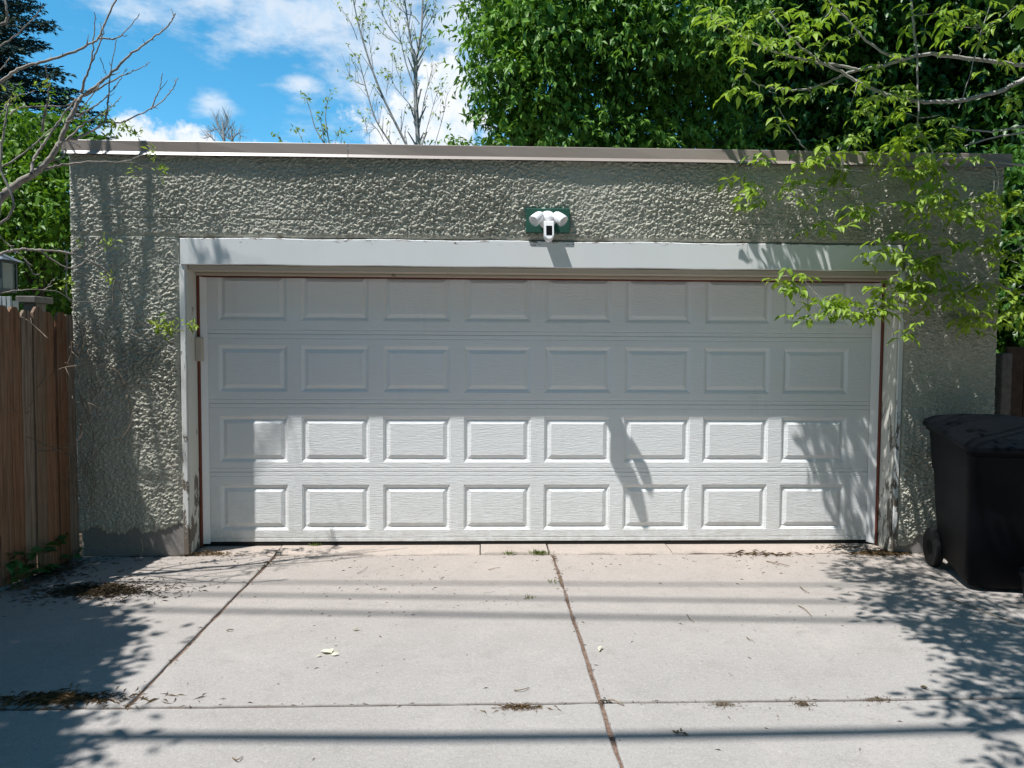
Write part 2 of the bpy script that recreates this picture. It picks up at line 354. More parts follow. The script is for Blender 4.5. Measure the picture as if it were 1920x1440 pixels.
MAT = dict(
    stucco=m_stucco(), concrete=m_concrete('concrete'), apron=m_concrete('apron_concrete', .25, 1.08), found=m_concrete('foundation_concrete', -.3, .85),
    door=m_door(), header=m_header(), jamb=m_peel('jamb_paint', (.62, .60, .54), amount=-.01), casing=m_peel('casing_paint', (.72, .72, .70), amount=.045),
    beige=m_peel('beige_paint', (.50, .44, .36), amount=-.03, band=False), red=plain('red_brown_paint', (.15, .042, .026), .7),
    flash=m_flash(), rubber=plain('black_rubber', (.012, .012, .013), .6), white=plain('white_plastic', (.80, .80, .80), .35, .45, .03),
    green=plain('green_paint', (.022, .098, .070), .6, .3, .25, 30, .3), lens=plain('camera_glass', (.008, .008, .010), .12, .6, .02),
    lamp=plain('lamp_diffuser', (.62, .62, .62), .4, .4, .05), grey=plain('grey_plastic', (.40, .41, .42), .45),
    soil=None, wood=m_wood(), roof=plain('roof_gravel', (.25, .245, .235), .95, .1, .3, 60, .6),
    bin=plain('bin_plastic', (.0030, .0040, .0065), .5, .10, .3, 24, .15), violet=plain('violet_sticker', (.10, .085, .38), .5),
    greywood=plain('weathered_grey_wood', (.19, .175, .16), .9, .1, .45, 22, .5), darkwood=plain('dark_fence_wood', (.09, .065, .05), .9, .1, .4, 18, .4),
    lantern=plain('lantern_metal', (.05, .07, .075), .45, .4, .2), glass=plain('lantern_glass', (.20, .24, .225), .15, .5, .1), tin=plain('lantern_roof', (.17, .19, .22), .4, .5, .1),
    whitewood=plain('white_painted_wood', (.42, .45, .45), .7, .2, .2),
    bark_elder=m_bark('elder_bark', (.17, .16, .14), (.46, .44, .41)), bark_bare=m_bark('bare_bark', (.12, .10, .085), (.40, .36, .32)),
    bark_dark=m_bark('dark_bark', (.035, .028, .022), (.11, .09, .07)), twig=m_bark('dry_twig', (.13, .09, .06), (.30, .23, .16)), vine=m_bark('dry_vine', (.14, .10, .07), (.30, .24, .185)),
    leaf_elder=leafmat('elder_leaf', (.15, .275, .025), (.36, .50, .07), .45), leaf_peach=leafmat('drooping_leaf', (.042, .125, .016), (.205, .385, .055), .34, .28, .48),
    leaf_dark=leafmat('dark_leaf', (.022, .075, .012), (.085, .20, .024), .25, .4, .4), leaf_shrub=leafmat('shrub_leaf', (.065, .155, .014), (.165, .31, .030), .36),
    leaf_young=leafmat('young_leaf', (.20, .30, .045), (.36, .44, .09), .4), needle=leafmat('spruce_needle', (.022, .046, .036), (.062, .105, .088), .08, .2, .6),
    leaf_weed=leafmat('weed_leaf', (.03, .10, .025), (.07, .18, .045), .25), grass=leafmat('grass_blade', (.10, .16, .03), (.24, .28, .07), .3),
    straw=leafmat('dry_needle', (.10, .060, .032), (.30, .215, .125), .1, .1, .8), speck=leafmat('debris_speck', (.045, .035, .026), (.22, .165, .11), .05, .1, .9),
    paper=leafmat('pale_leaf', (.56, .55, .42), (.68, .66, .52), .2), cable=plain('black_cable', (.02, .02, .02), .5))
def m_soil():
    g = G('soil'); p = g.pos(); f = g.noise(p, 9, 7, .7); h = g.noise(p, 70, 4, .7)
    col = g.ramp(g.mix(.5, f, h), [(.3, (.045, .033, .024)), (.7, (.16, .12, .088))])
    return g.done(col, .97, g.bump(h, .8, .01), .05)
MAT['soil'] = m_soil()
def m_joint():
    g = G('joint_dirt'); p = g.pos(); f = g.noise(p, 55, 5, .7); h = g.noise(p, 3, 3)
    col = g.ramp(f, [(.3, (.075, .05, .037)), (.55, (.19, .13, .10)), (.75, (.30, .24, .19))])
    return g.done(col, .97, g.bump(f, .9, .008), .05)
MAT['joint'] = m_joint()

# ------------------------------------------------------------------ ground and driveway
g_ = MB(); g_.add([(-300, -300, -.07), (300, -300, -.07), (300, 300, -.07), (-300, 300, -.07)], [(0, 1, 2, 3)])
tag(g_.build('ground', MAT['soil']), kind='structure')
drive = tag(empty('driveway', (0, -1, 0)), 'sunlit pale concrete driveway slabs with dirt filled joints', kind='structure')
b_ = MB(); b_.box(-3.3, 9.0, -16, .03, -.06, -.012); b_.build('joint_fill', MAT['joint'], drive)
def slab(x0, x1, y0, y1, sd_, top=0.0, mat='concrete', name='slab', wob=.006, gap=.008):
    """one cast slab: rounded, slightly chipped edge all round"""
    x0 += gap; x1 -= gap; y0 += gap; y1 -= gap; ring = []
    def side(a, b, n):
        return [(a[0]+(b[0]-a[0])*t/n, a[1]+(b[1]-a[1])*t/n) for t in range(n)]
    L_ = lambda a, b: max(2, min(60, int(math.hypot(b[0]-a[0], b[1]-a[1])/.055)))
    c = [(x0, y0), (x1, y0), (x1, y1), (x0, y1)]
    for i in range(4): ring += side(c[i], c[(i+1) % 4], L_(c[i], c[(i+1) % 4]))
    R_ = np.array(ring); n1 = vnoise(R_[:, 0]*9+sd_, R_[:, 1]*9+sd_*3, sd_)-.5; n2 = vnoise(R_[:, 0]*25, R_[:, 1]*25+sd_, sd_+3)-.5
    ce = np.array([(x0+x1)/2, (y0+y1)/2]); dv = np.sign(R_-ce)*np.stack([(np.abs(np.abs(R_[:, 0]-ce[0])-(x1-x0)/2) < .002), (np.abs(np.abs(R_[:, 1]-ce[1])-(y1-y0)/2) < .002)], 1)
    k = (n1*wob*1.4+n2*wob)[:, None]
    rings = []
    for ins, z in ((0, -.05), (0, top-.007), (.0022, top-.0025), (.007, top)):
        rings.append(np.concatenate([R_+dv*(k-ins), np.full((len(R_), 1), z)], 1))
    V = np.concatenate(rings); n = len(R_); m = MB(); fs = []
    for i in range(3):
        for j in range(n): fs.append((i*n+j, i*n+(j+1) % n, (i+1)*n+(j+1) % n, (i+1)*n+j))
    fs.append(tuple(3*n+j for j in range(n))); m.add(V, fs)
    return m.build(name, MAT[mat], drive)
YJ = -2.29
slab(-3.25, -1.46, YJ, -.002, 1); slab(-1.46, .498, YJ, -.004, 2); slab(.498, 3.0, YJ, -.004, 3); slab(3.0, 8.8, YJ, -.004, 4, gap=.004)
slab(-3.25, .498, -7.0, YJ, 5); slab(.498, 8.8, -7.0, YJ, 6); slab(-3.25, 8.8, -15.9, -7.0, 7)
ap = tag(empty('threshold', (0, .1, 0)), 'worn pinkish concrete sill under the garage door', kind='structure')
def apron(x0, x1, s, top):
    n = max(6, int((x1-x0)/.05)); xs = np.linspace(x0+.004, x1-.004, n); m = MB()
    fr = .012+(vnoise(xs*7, xs*0+s, s)-.5)*.06; fr2 = (vnoise(xs*23, xs*0+s, s+2)-.5)*.03
    ys = np.stack([fr+fr2, fr+fr2+.003, fr+fr2+.014, np.full(n, .07), np.full(n, .30)], 1)
    zs = np.stack([np.full(n, -.05), np.full(n, top-.010), top+.001+(vnoise(xs*15, xs*0, s+4)-.5)*.004, np.full(n, top+.006), np.full(n, top+.009)], 1)
    V = [(xs[i], ys[i, j], zs[i, j]) for i in range(n) for j in range(5)]
    F = [(i*5+j, (i+1)*5+j, (i+1)*5+j+1, i*5+j+1) for i in range(n-1) for j in range(4)]
    F += [tuple(range(5)), tuple((n-1)*5+j for j in range(4, -1, -1))]
    m.add(V, F); return m.build('sill_slab', MAT['apron'], ap, True, 40)
for a in ((-2.05, -1.47, 31, .001), (-1.47, -.02, 32, .004), (-.02, .47, 33, .008), (.475, 1.36, 34, .006), (1.36, 2.96, 35, .003)): apron(*a)

# ------------------------------------------------------------------ the garage
X0, X1, OX0, OX1, OZ = -2.83, 3.69, -2.09, 2.99, 2.215
gar = empty('garage', (.43, 0, 0), 'low flat-roofed garage with rough grey-green stucco and a wide white door', 'garage')
m = MB(); m.box(X0+.03, OX0, .012, .205, 0, 2.76); m.box(OX1, X1-.03, .012, .205, 0, 2.76); m.box(OX0, OX1, .012, .205, OZ-.02, 2.758)
wall = m.build('wall', MAT['stucco'], gar)
for a, b in ((X0+.02, X0+.22), (X1-.22, X1-.02)):
    m = MB(); m.box(a, b, .208, 6.2, 0, 2.755); m.build('side_wall', MAT['stucco'], gar)
m = MB(); m.box(X0+.22, X1-.22, 6.0, 6.2, 0, 2.755); m.build('back_wall', MAT['stucco'], gar)
m = MB(); m.box(X0+.02, X1-.02, .0, 6.2, 2.762, 2.83); m.build('roof', MAT['roof'], gar)
m = MB(); m.box(X0+.05, OX0-.002, -.004, .011, 0, .42); m.build('foundation', MAT['found'], gar)
m = MB(); m.box(OX1+.002, X1-.05, -.004, .011, 0, .30); m.build('foundation', MAT['found'], gar)
def stucco():
    st = .0042; xs = np.arange(X0, X1+st/2, st); zs = np.arange(.03, 2.765, st); X, Z = np.meshgrid(xs, zs)
    wx = X+(fbm(X*30, Z*30, 3, 3)-.45)*.034; wz = Z+(fbm(X*30+9, Z*30, 8, 3)-.45)*.026
    rx = wx*.96+wz*.28; rz = wz*.96-wx*.28
    d1, c1 = worley(rx/.0215, rz/.0135, 1); d2, c2 = worley(rx/.0115+3, rz/.0082, 4)
    am = fbm(X*1.3, Z*2.2, 21, 4); amp = .10+1.30*am
    pl = lambda d, k, w: np.clip((k-d)/w, 0, 1)
    rg = 1-np.abs(2*vnoise(wx*62, wz*88, 70)-1); rg2 = 1-np.abs(2*vnoise(wx*115+5, wz*150, 71)-1)
    h = (pl(d1, .74, .34)*(.05+.95*c1**1.4)*.0165+pl(d2, .8, .5)*(.1+.9*c2)*.0105+rg*rg*.007+rg2*.006)*amp+fbm(X*1.1, Z*1.1, 40, 3)*.012+(fbm(X*90, Z*90, 50, 2)-.4)*.008+(_hash(np.floor(X/st), np.floor(Z/st), 88)-.5)*.0026
    ck = np.abs(Z-2.345-.02*(fbm(X*3, X*0, 77, 4)-.45)); h = h-np.clip(1-ck/.007, 0, 1)*.012*(fbm(X*2.2, X*0+4, 78, 2) > .36)
    # smoother strip where the stucco meets the trim
    e = np.minimum(np.abs(X-(OX0-.004)), np.abs(X-(OX1+.004))); e = np.where(Z > OZ, np.abs(Z-OZ), e); k = np.clip(e/.03, .25, 1)
    h = h*k
    # rounded corners
    ex = np.clip(1-np.minimum(X-X0, X1-X)/.03, 0, 1); y = -h+ex**2*.03
    y = np.where(Z > 2.70, y, y)
    edge = np.where(X < 0, .175+.05*np.clip((X+2.35)/.2, 0, 1)*np.clip((X+2.35)/.25, 0, 2)+(fbm(X*14, X*0, 60, 4)-.45)*.13,
                    .05+np.clip((X-3.08)/.22, 0, 1)*.15-np.clip((X-3.42)/.1, 0, 1)*.08+(fbm(X*14, X*0, 61, 4)-.45)*.10)
    keep = (Z > edge) & ~((X > OX0-.004) & (X < OX1+.004) & (Z < OZ+.004))
    low = np.clip((Z-edge)/.02, 0, 1); y = y*low+(-.008)*(1-low)
    V = np.stack([X, y, Z], -1).reshape(-1, 3); nx = len(xs); nz = len(zs)
    i, j = np.meshgrid(np.arange(nz-1), np.arange(nx-1), indexing='ij'); a = (i*nx+j)
    kq = keep[:-1, :-1] & keep[1:, :-1] & keep[:-1, 1:] & keep[1:, 1:]
    a = a[kq]; F = np.stack([a, a+1, a+nx+1, a+nx], 1)
    used = np.unique(F); mp = np.full(len(V), -1); mp[used] = np.arange(len(used))
    return link('stucco', mesh_np('stucco', V[used], mp[F], MAT['stucco'], False), wall)
stucco()
def flashing(x0, x1, dz):
    prof = [(.06, 2.858), (-.034, 2.858), (-.036, 2.855), (-.036, 2.785), (-.050, 2.763), (-.048, 2.7605), (-.030, 2.7785), (-.031, 2.853), (.06, 2.853)]
    xs = np.linspace(x0, x1, max(2, int((x1-x0)/.25))); m = MB(); n = len(prof); V = []
    for x in xs:
        w = .004*math.sin(x*2.1+dz)+.0025*math.sin(x*5.3+dz*2)
        V += [(x, y+(w if z < 2.84 else w*.3), z) for y, z in prof]
    F = [(i*n+j, i*n+(j+1) % n, (i+1)*n+(j+1) % n, (i+1)*n+j) for i in range(len(xs)-1) for j in range(n)]
    F += [tuple(range(n)), tuple((len(xs)-1)*n+j for j in range(n-1, -1, -1))]
    m.add(V, F); return m.build('flashing', MAT['flash'], gar)
flashing(X0-.025, -.934, 0); flashing(-.930, X1+.03, 1.7)
for x in (X0-.028, X1+.013):
    m = MB(); m.box(x, x+.02, .062, 6.22, 2.768, 2.857); m.build('flashing', MAT['flash'], gar)
# door surround
m = MB()
xs = np.linspace(OX0+.012, 2.957, 90); V = []
for x in xs:
    w = .0015*math.sin(x*7)+.0025*(vnoise(np.array([x*18.]), np.array([.3]), 4)[0]-.5)
    V += [(x, -.026, 2.030+w), (x, -.029, 2.034+w), (x, -.029, 2.207+w*2), (x, -.025, 2.211+w*2), (x, .010, 2.212+w*2), (x, .010, 2.030+w)]
F = [(i*6+j, i*6+(j+1) % 6, (i+1)*6+(j+1) % 6, (i+1)*6+j) for i in range(len(xs)-1) for j in range(6)]
F += [tuple(range(6)), tuple((len(xs)-1)*6+j for j in range(5, -1, -1))]
hb = m.add(V, F).build('header_board', MAT['header'], gar); tag(hb, 'white header board with peeling paint along its top edge')
m = MB(); m.box(OX0+.05, OX1-.048, .012, .204, 1.992, 2.029, bev=.003); m.build('head_jamb', MAT['beige'], gar)
m = MB(); m.box(-2.042, 2.942, .150, .204, 1.972, 1.990, bev=.002); m.build('head_stop', MAT['beige'], gar)
m = MB(); m.box(-2.040, 2.940, .196, .214, 1.961, 1.9715); m.build('red_strip', MAT['red'], gar)
def jamb(x0, x1, name, mat, y0, y1, z1=2.029):
    m = MB(); m.box(x0, x1, y0, y1, .012, z1, bev=.004); return m.build(name, MAT[mat], gar)
jamb(-2.088, -2.044, 'jamb', 'jamb', -.005, .204); jamb(2.944, 2.988, 'jamb', 'jamb', -.005, .204)
jamb(-2.089, -2.052, 'casing', 'casing', -.020, -.006); jamb(2.955, 2.989, 'casing', 'casing', -.020, -.006)
jamb(-2.0435, -2.029, 'red_strip', 'red', .165, .206, 1.97); jamb(2.931, 2.9435, 'red_strip', 'red', .165, .206, 1.97)
m = MB(); m.box(-2.0435, -1.995, .120, .165, 1.362, 1.535, bev=.006); m.build('sensor_box', MAT['beige'], gar)
# sectional door: four sections, thirty-two raised panels
DX0, DX1, DY = -2.06, 2.96, .22
door = empty('garage_door', (.45, DY, 0)); door.parent = gar; door.matrix_parent_inverse = Matrix.Translation(gar.location).inverted()
tag(door, 'white four-section door of raised panels, half sunlit')
door_par = door
def dlink(name, me):
    o = bpy.data.objects.new(name, me); COL.objects.link(o); o.parent = door; o.matrix_parent_inverse = Matrix.Translation(door.location).inverted(); return o
PX = [-1.911+.5895*i for i in range(8)]; PW = .490
ROWS = [(.040, .5545, .126), (.5555, 1.0565, .628), (1.0575, 1.5595, 1.140), (1.5605, 2.058, 1.655)]; PH = .336
def section(z0, z1, pz):
    m = MB()
    # solid rails and stiles round eight openings, with two pressed lines near each joint
    def strip(x0, x1, a, b, lines):
        zs = [(a, 0.0)]
        for l in lines: zs += [(l-.0045, 0.0), (l-.0015, .0035), (l+.0015, .0035), (l+.0045, 0.0)]
        zs += [(b, 0.0)]
        V = [(x, DY+y, z) for z, y in zs for x in (x0, x1)]
        m.add(V, [(2*i, 2*i+1, 2*i+3, 2*i+2) for i in range(len(zs)-1)])
    strip(DX0, DX1, z0+.004, pz, [z0+.030] if pz-z0 > .06 else [])
    strip(DX0, DX1, pz+PH, z1-.004, [z1-.030] if z1-pz-PH > .06 else [])
    xs = [DX0]+[v for p in PX for v in (p, p+PW)]+[DX1]
    for i in range(0, len(xs), 2): m.add([(xs[i], DY, pz), (xs[i+1], DY, pz), (xs[i+1], DY, pz+PH), (xs[i], DY, pz+PH)], [(0, 1, 2, 3)])
    for z, s in ((z0, 1), (z1, -1)):   # rolled edges at the joint
        m.add([(DX0, DY, z+s*.004), (DX1, DY, z+s*.004), (DX1, DY+.005, z), (DX0, DY+.005, z), (DX1, DY+.05, z), (DX0, DY+.05, z)], [(0, 1, 2, 3), (3, 2, 4, 5)])
    m.add([(DX0, DY+.05, z0), (DX1, DY+.05, z0), (DX1, DY+.05, z1), (DX0, DY+.05, z1)], [(0, 1, 2, 3)])
    return m.mesh('section', MAT['door'])
for r in ROWS: dlink('section', section(*r))
pm = MB(); prof = [(0, 0), (.004, .004), (.007, .003), (.009, .004), (.022, .012), (.029, .012), (.032, .010), (.054, .0012), (.057, .0014)]
V = []
for ins, dy in prof: V += [(ins, dy, ins), (PW-ins, dy, ins), (PW-ins, dy, PH-ins), (ins, dy, PH-ins)]
F = [(i*4+j, i*4+(j+1) % 4, (i+1)*4+(j+1) % 4, (i+1)*4+j) for i in range(len(prof)-1) for j in range(4)]+[tuple((len(prof)-1)*4+j for j in range(4))]
pmesh = pm.add(V, F).mesh('panel', MAT['door'])
for z0, z1, pz in ROWS:
    for x in PX:
        o = dlink('panel', pmesh); o.location = Vector((x, DY, pz))
m = MB(); m.box(DX0, DX1, DY+.004, DY+.045, .012, .0395, bev=.006); o = dlink('bottom_seal', m.mesh('bottom_seal', MAT['rubber']))
for x0, x1, x2 in ((-2.030, -1.985, -2.02), (2.878, 2.932, 2.92)):
    m = MB(); m.add([(x0, DY-.030, .035), (x1, DY-.008, .030), (x1, DY-.005, .030), (x0, DY-.027, .035), (x0, DY-.030, 1.965), (x1, DY-.008, 1.965), (x1, DY-.005, 1.965), (x0, DY-.027, 1.965)] if x0 < 0 else
                    [(x0, DY-.008, .030), (x1, DY-.030, .020), (x1, DY-.027, .020), (x0, DY-.005, .030), (x0, DY-.008, 1.965), (x1, DY-.030, 1.965), (x1, DY-.027, 1.965), (x0, DY-.005, 1.965)],
                    [(0, 1, 5, 4), (3, 7, 6, 2), (0, 4, 7, 3), (1, 2, 6, 5), (4, 5, 6, 7), (0, 3, 2, 1)])
    m.build('side_seal', MAT['white'], gar)
# ------------------------------------------------------------------ floodlight camera over the door
fl = empty('floodlight_camera', (.44, -.03, 2.35), 'white twin floodlight camera on a green board above the garage door', 'security light')
m = MB(); m.box(.288, .592, -.052, -.012, 2.268, 2.434, bev=.003); m.build('mounting_board', MAT['green'], fl)
C = at(1027, 411, -.12); cx, cz = C[0], C[2]
Mx = Matrix.Translation((cx, -.052, cz)) @ Matrix.Rotation(math.pi/2, 4, 'X')
m = MB(); m.lathe([(.056, 0), (.060, .012), (.060, .050), (.054, .085), (.041, .108), (.022, .120), (.001, .124)], Mx, 28); body = m.build('body', MAT['white'], fl, True, 50)
m = MB(); m.lathe([(.012, .0), (.016, .006), (.012, .012), (.001, .013)], Matrix.Translation((cx, -.163, cz-.012)) @ Matrix.Rotation(math.pi/2, 4, 'X'), 16); m.build('motion_sensor', MAT['white'], fl, True, 50)
m = MB(); m.tube([(cx, -.14, cz-.03), (cx, -.18, cz-.05), (cx, -.20, cz-.065)], .016, 10); m.build('neck', MAT['white'], fl, True, 50)
def cambody():
    m = MB(); w, h = .034, .066; pts = [(-w, h), (w, h), (w, -h+.030), (w*.55, -h+.004), (0, -h-.003), (-w*.55, -h+.004), (-w, -h+.030)]
    T = Matrix.Translation((cx, -.215, cz-.098)) @ Matrix.Rotation(math.radians(-14), 4, 'X'); V = []; n = len(pts)
    for y, k in ((.028, .93), (.022, 1.0), (-.022, 1.0), (-.030, .90)): V += [T @ Vector((px*k, y, pz*k)) for px, pz in pts]
    F = [(i*n+j, i*n+(j+1) % n, (i+1)*n+(j+1) % n, (i+1)*n+j) for i in range(3) for j in range(n)]+[tuple(range(n)), tuple(3*n+j for j in range(n-1, -1, -1))]
    c = m.add(V, F).build('camera_body', MAT['white'], fl, True, 35)
    q = MB(); q.box(-.020, .020, -.0325, -.0295, -.036, .030, T, .001); o = bpy.data.objects.new('camera_window', q.mesh('camera_window', MAT['lens'])); COL.objects.link(o); o.parent = c
cambody()
for s in (-1, 1):
    a = Vector((cx+s*.045, -.125, cz+.018)); e = Vector((cx+s*.056, -.160, cz+.020)); dr = Vector((s*.60, -.50, -.62)).normalized()
    Mq = Matrix.Translation(e) @ dr.to_track_quat('Z', 'Y').to_matrix().to_4x4()
    m = MB(); m.lathe([(.004, -.022), (.020, -.016), (.030, .0), (.036, .028), (.039, .060), (.039, .074), (.035, .076), (.033, .068)], Mq, 24)
    m.tube([a-Vector((s*.012, 0, 0)), a, e], .014, 10); h = m.build('lamp_head', MAT['white'], fl, True, 45)
    q = MB(); q.lathe([(.0325, .060), (.0325, .0675), (.001, .0690)], Mq, 24); q.build('lamp_lens', MAT['lamp'], fl, True, 45)

# ------------------------------------------------------------------ fences
FX = -2.905
FA = math.radians(9.0)
fence = empty('wooden_fence', (-2.80, -.03, 0), 'tall brown dog-ear picket fence running up to the stucco wall', 'fence', rz=-FA)
y = -.025; i = 0
while y > -3.7:
    w = random.uniform(.084, .104); h = 1.70+random.uniform(-.03, .022)-.012*i*0; gap = random.choice((.003, .005, .008, .012))
    m = MB(); n = 10; th = .019; ww = [random.uniform(-.0025, .0025) for _ in range(n+1)]; w2 = [random.uniform(-.0025, .0025) for _ in range(n+1)]
    zz = [.012+(h-.05)*k/n for k in range(n+1)]; cup = random.uniform(-.004, .006); V = []
    rows = [(-w/2+ww[k], w/2+w2[k], zz[k]) for k in range(n+1)]+[(-w/2+.027, w/2-.027, h)]
    for a, b, z in rows: V += [(-th/2, a, z), (th/2, a, z), (th/2+cup, (a+b)/2, z), (th/2, b, z), (-th/2, b, z)]
    F = [(r*5+j, r*5+(j+1) % 5, (r+1)*5+(j+1) % 5, (r+1)*5+j) for r in range(len(rows)-1) for j in range(5)]+[(4, 3, 2, 1, 0), tuple((len(rows)-1)*5+j for j in range(5))]
    me = m.add(V, F).mesh('picket', MAT['wood'])
    o = bpy.data.objects.new('picket', me); COL.objects.link(o); o.parent = fence
    o.location = (random.uniform(-.004, .004), y-w/2+.02, 0); o.rotation_euler = (random.uniform(-.004, .004), random.uniform(-.006, .006), random.uniform(-.02, .02))
    y -= w+gap; i += 1
for z in (.35, 1.0, 1.5):
    m = MB(); m.box(-.055, -.0155, -3.7, .0, z-.045, z+.045, bev=.003); link('rail', m.mesh('rail', MAT['wood']), fence, True)
for yy in (-.15, -2.4):
    m = MB(); m.box(-.15, -.058, yy-.045, yy+.045, 0, 1.62, bev=.004); link('post', m.mesh('post', MAT['wood']), fence, True)
# grey post and dark boards to the right of the garage
p0 = at(1873, 662, .35); p1 = at(1893, 662, .35)
gp = empty('fence_post', (p0[0]+.04, .35, 0), 'grey weathered post between garage corner and black bin', 'post')
m = MB(); m.box(p0[0], p1[0], .31, .39, 0, p0[2], bev=.006); m.build('shaft', MAT['greywood'], gp)
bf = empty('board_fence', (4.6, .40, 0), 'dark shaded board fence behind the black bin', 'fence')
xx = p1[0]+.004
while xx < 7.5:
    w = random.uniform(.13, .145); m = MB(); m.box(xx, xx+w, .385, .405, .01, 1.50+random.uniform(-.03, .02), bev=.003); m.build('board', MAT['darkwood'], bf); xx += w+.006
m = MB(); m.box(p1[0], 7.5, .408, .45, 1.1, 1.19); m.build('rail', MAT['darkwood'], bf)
# things behind the picket fence
c = at(-6, 512, 1.2); s = .0046
ln = empty('lantern', (c[0], 1.2, 0), 'lantern with pale panes and a pitched metal roof above the fence', 'lantern')
zb = at(0, 541, 1.2)[2]; zt = at(0, 492, 1.2)[2]; rw = at(17, 500, 1.2)[0]-c[0]
m = MB(); m.tube([(c[0], 1.2, 0), (c[0], 1.2, zb-.02)], .03, 10); m.build('pole', MAT['lantern'], ln)
m = MB(); m.box(c[0]-rw, c[0]+rw, 1.2-rw, 1.2+rw, zb-.03, zb-.002)
for a in (-1, 1):
    for b in (-1, 1): m.box(c[0]+a*rw-.008*(a > 0)-.002, c[0]+a*rw+.008*(a < 0)+.002, 1.2+b*rw-.01, 1.2+b*rw+.01, zb-.002, zt)
for a in (-.0, .5): m.box(c[0]+rw*a-.005, c[0]+rw*a+.005, 1.2-rw-.004, 1.2-rw+.006, zb, zt)
m.box(c[0]-rw, c[0]+rw, 1.2-rw-.006, 1.2-rw+.004, (zb+zt)/2-.005, (zb+zt)/2+.005); m.box(c[0]-rw, c[0]+rw, 1.2-rw, 1.2+rw, zt-.002, zt+.012); m.build('frame', MAT['lantern'], ln)
m = MB(); m.box(c[0]-rw+.012, c[0]+rw-.012, 1.2-rw+.008, 1.2+rw-.012, zb, zt-.004); m.build('glazing', MAT['glass'], ln)
q = rw*1.45; zz = at(0, 479, 1.2)[2]
m = MB(); m.add([(c[0]-q, 1.2-q, zt+.013), (c[0]+q, 1.2-q, zt+.013), (c[0]+q, 1.2+q, zt+.013), (c[0]-q, 1.2+q, zt+.013), (c[0]-.02, 1.2-.02, zz+.03), (c[0]+.02, 1.2-.02, zz+.03), (c[0]+.02, 1.2+.02, zz+.03), (c[0]-.02, 1.2+.02, zz+.03)],
                [(3, 2, 1, 0), (0, 1, 5, 4), (1, 2, 6, 5), (2, 3, 7, 6), (3, 0, 4, 7), (4, 5, 6, 7)]); m.build('roof', MAT['tin'], ln)
a = at(40, 573, 1.0); b = at(77, 556, 1.0)
pc = empty('capped_post', ((a[0]+b[0])/2, 1.05, 0), 'squat grey wooden post cap just showing over the pickets', 'post')
m = MB(); m.box(a[0]+.03, b[0]-.03, .98, 1.12, 0, a[2]+.02); m.build('shaft', MAT['greywood'], pc)
m = MB(); m.box(a[0], b[0], .92, 1.18, a[2]+.021, b[2], bev=.006); m.build('cap', MAT['greywood'], pc)
a = at(-30, 577, .7); b = at(20, 556, .7)
wb = empty('white_planter', ((a[0]+b[0])/2, .75, 0), 'white slatted wooden box peeking over the fence under the lantern', 'planter')
n = 6
for k in range(n):
    x0 = a[0]+(b[0]-a[0])*k/n; m = MB(); m.box(x0+.004, x0+(b[0]-a[0])/n-.004, .70, .72, 1.2, b[2], bev=.002); m.build('slat', MAT['whitewood'], wb)
m = MB(); m.box(a[0], b[0], .722, .80, 0, b[2]-.03); m.build('box', MAT['whitewood'], wb)

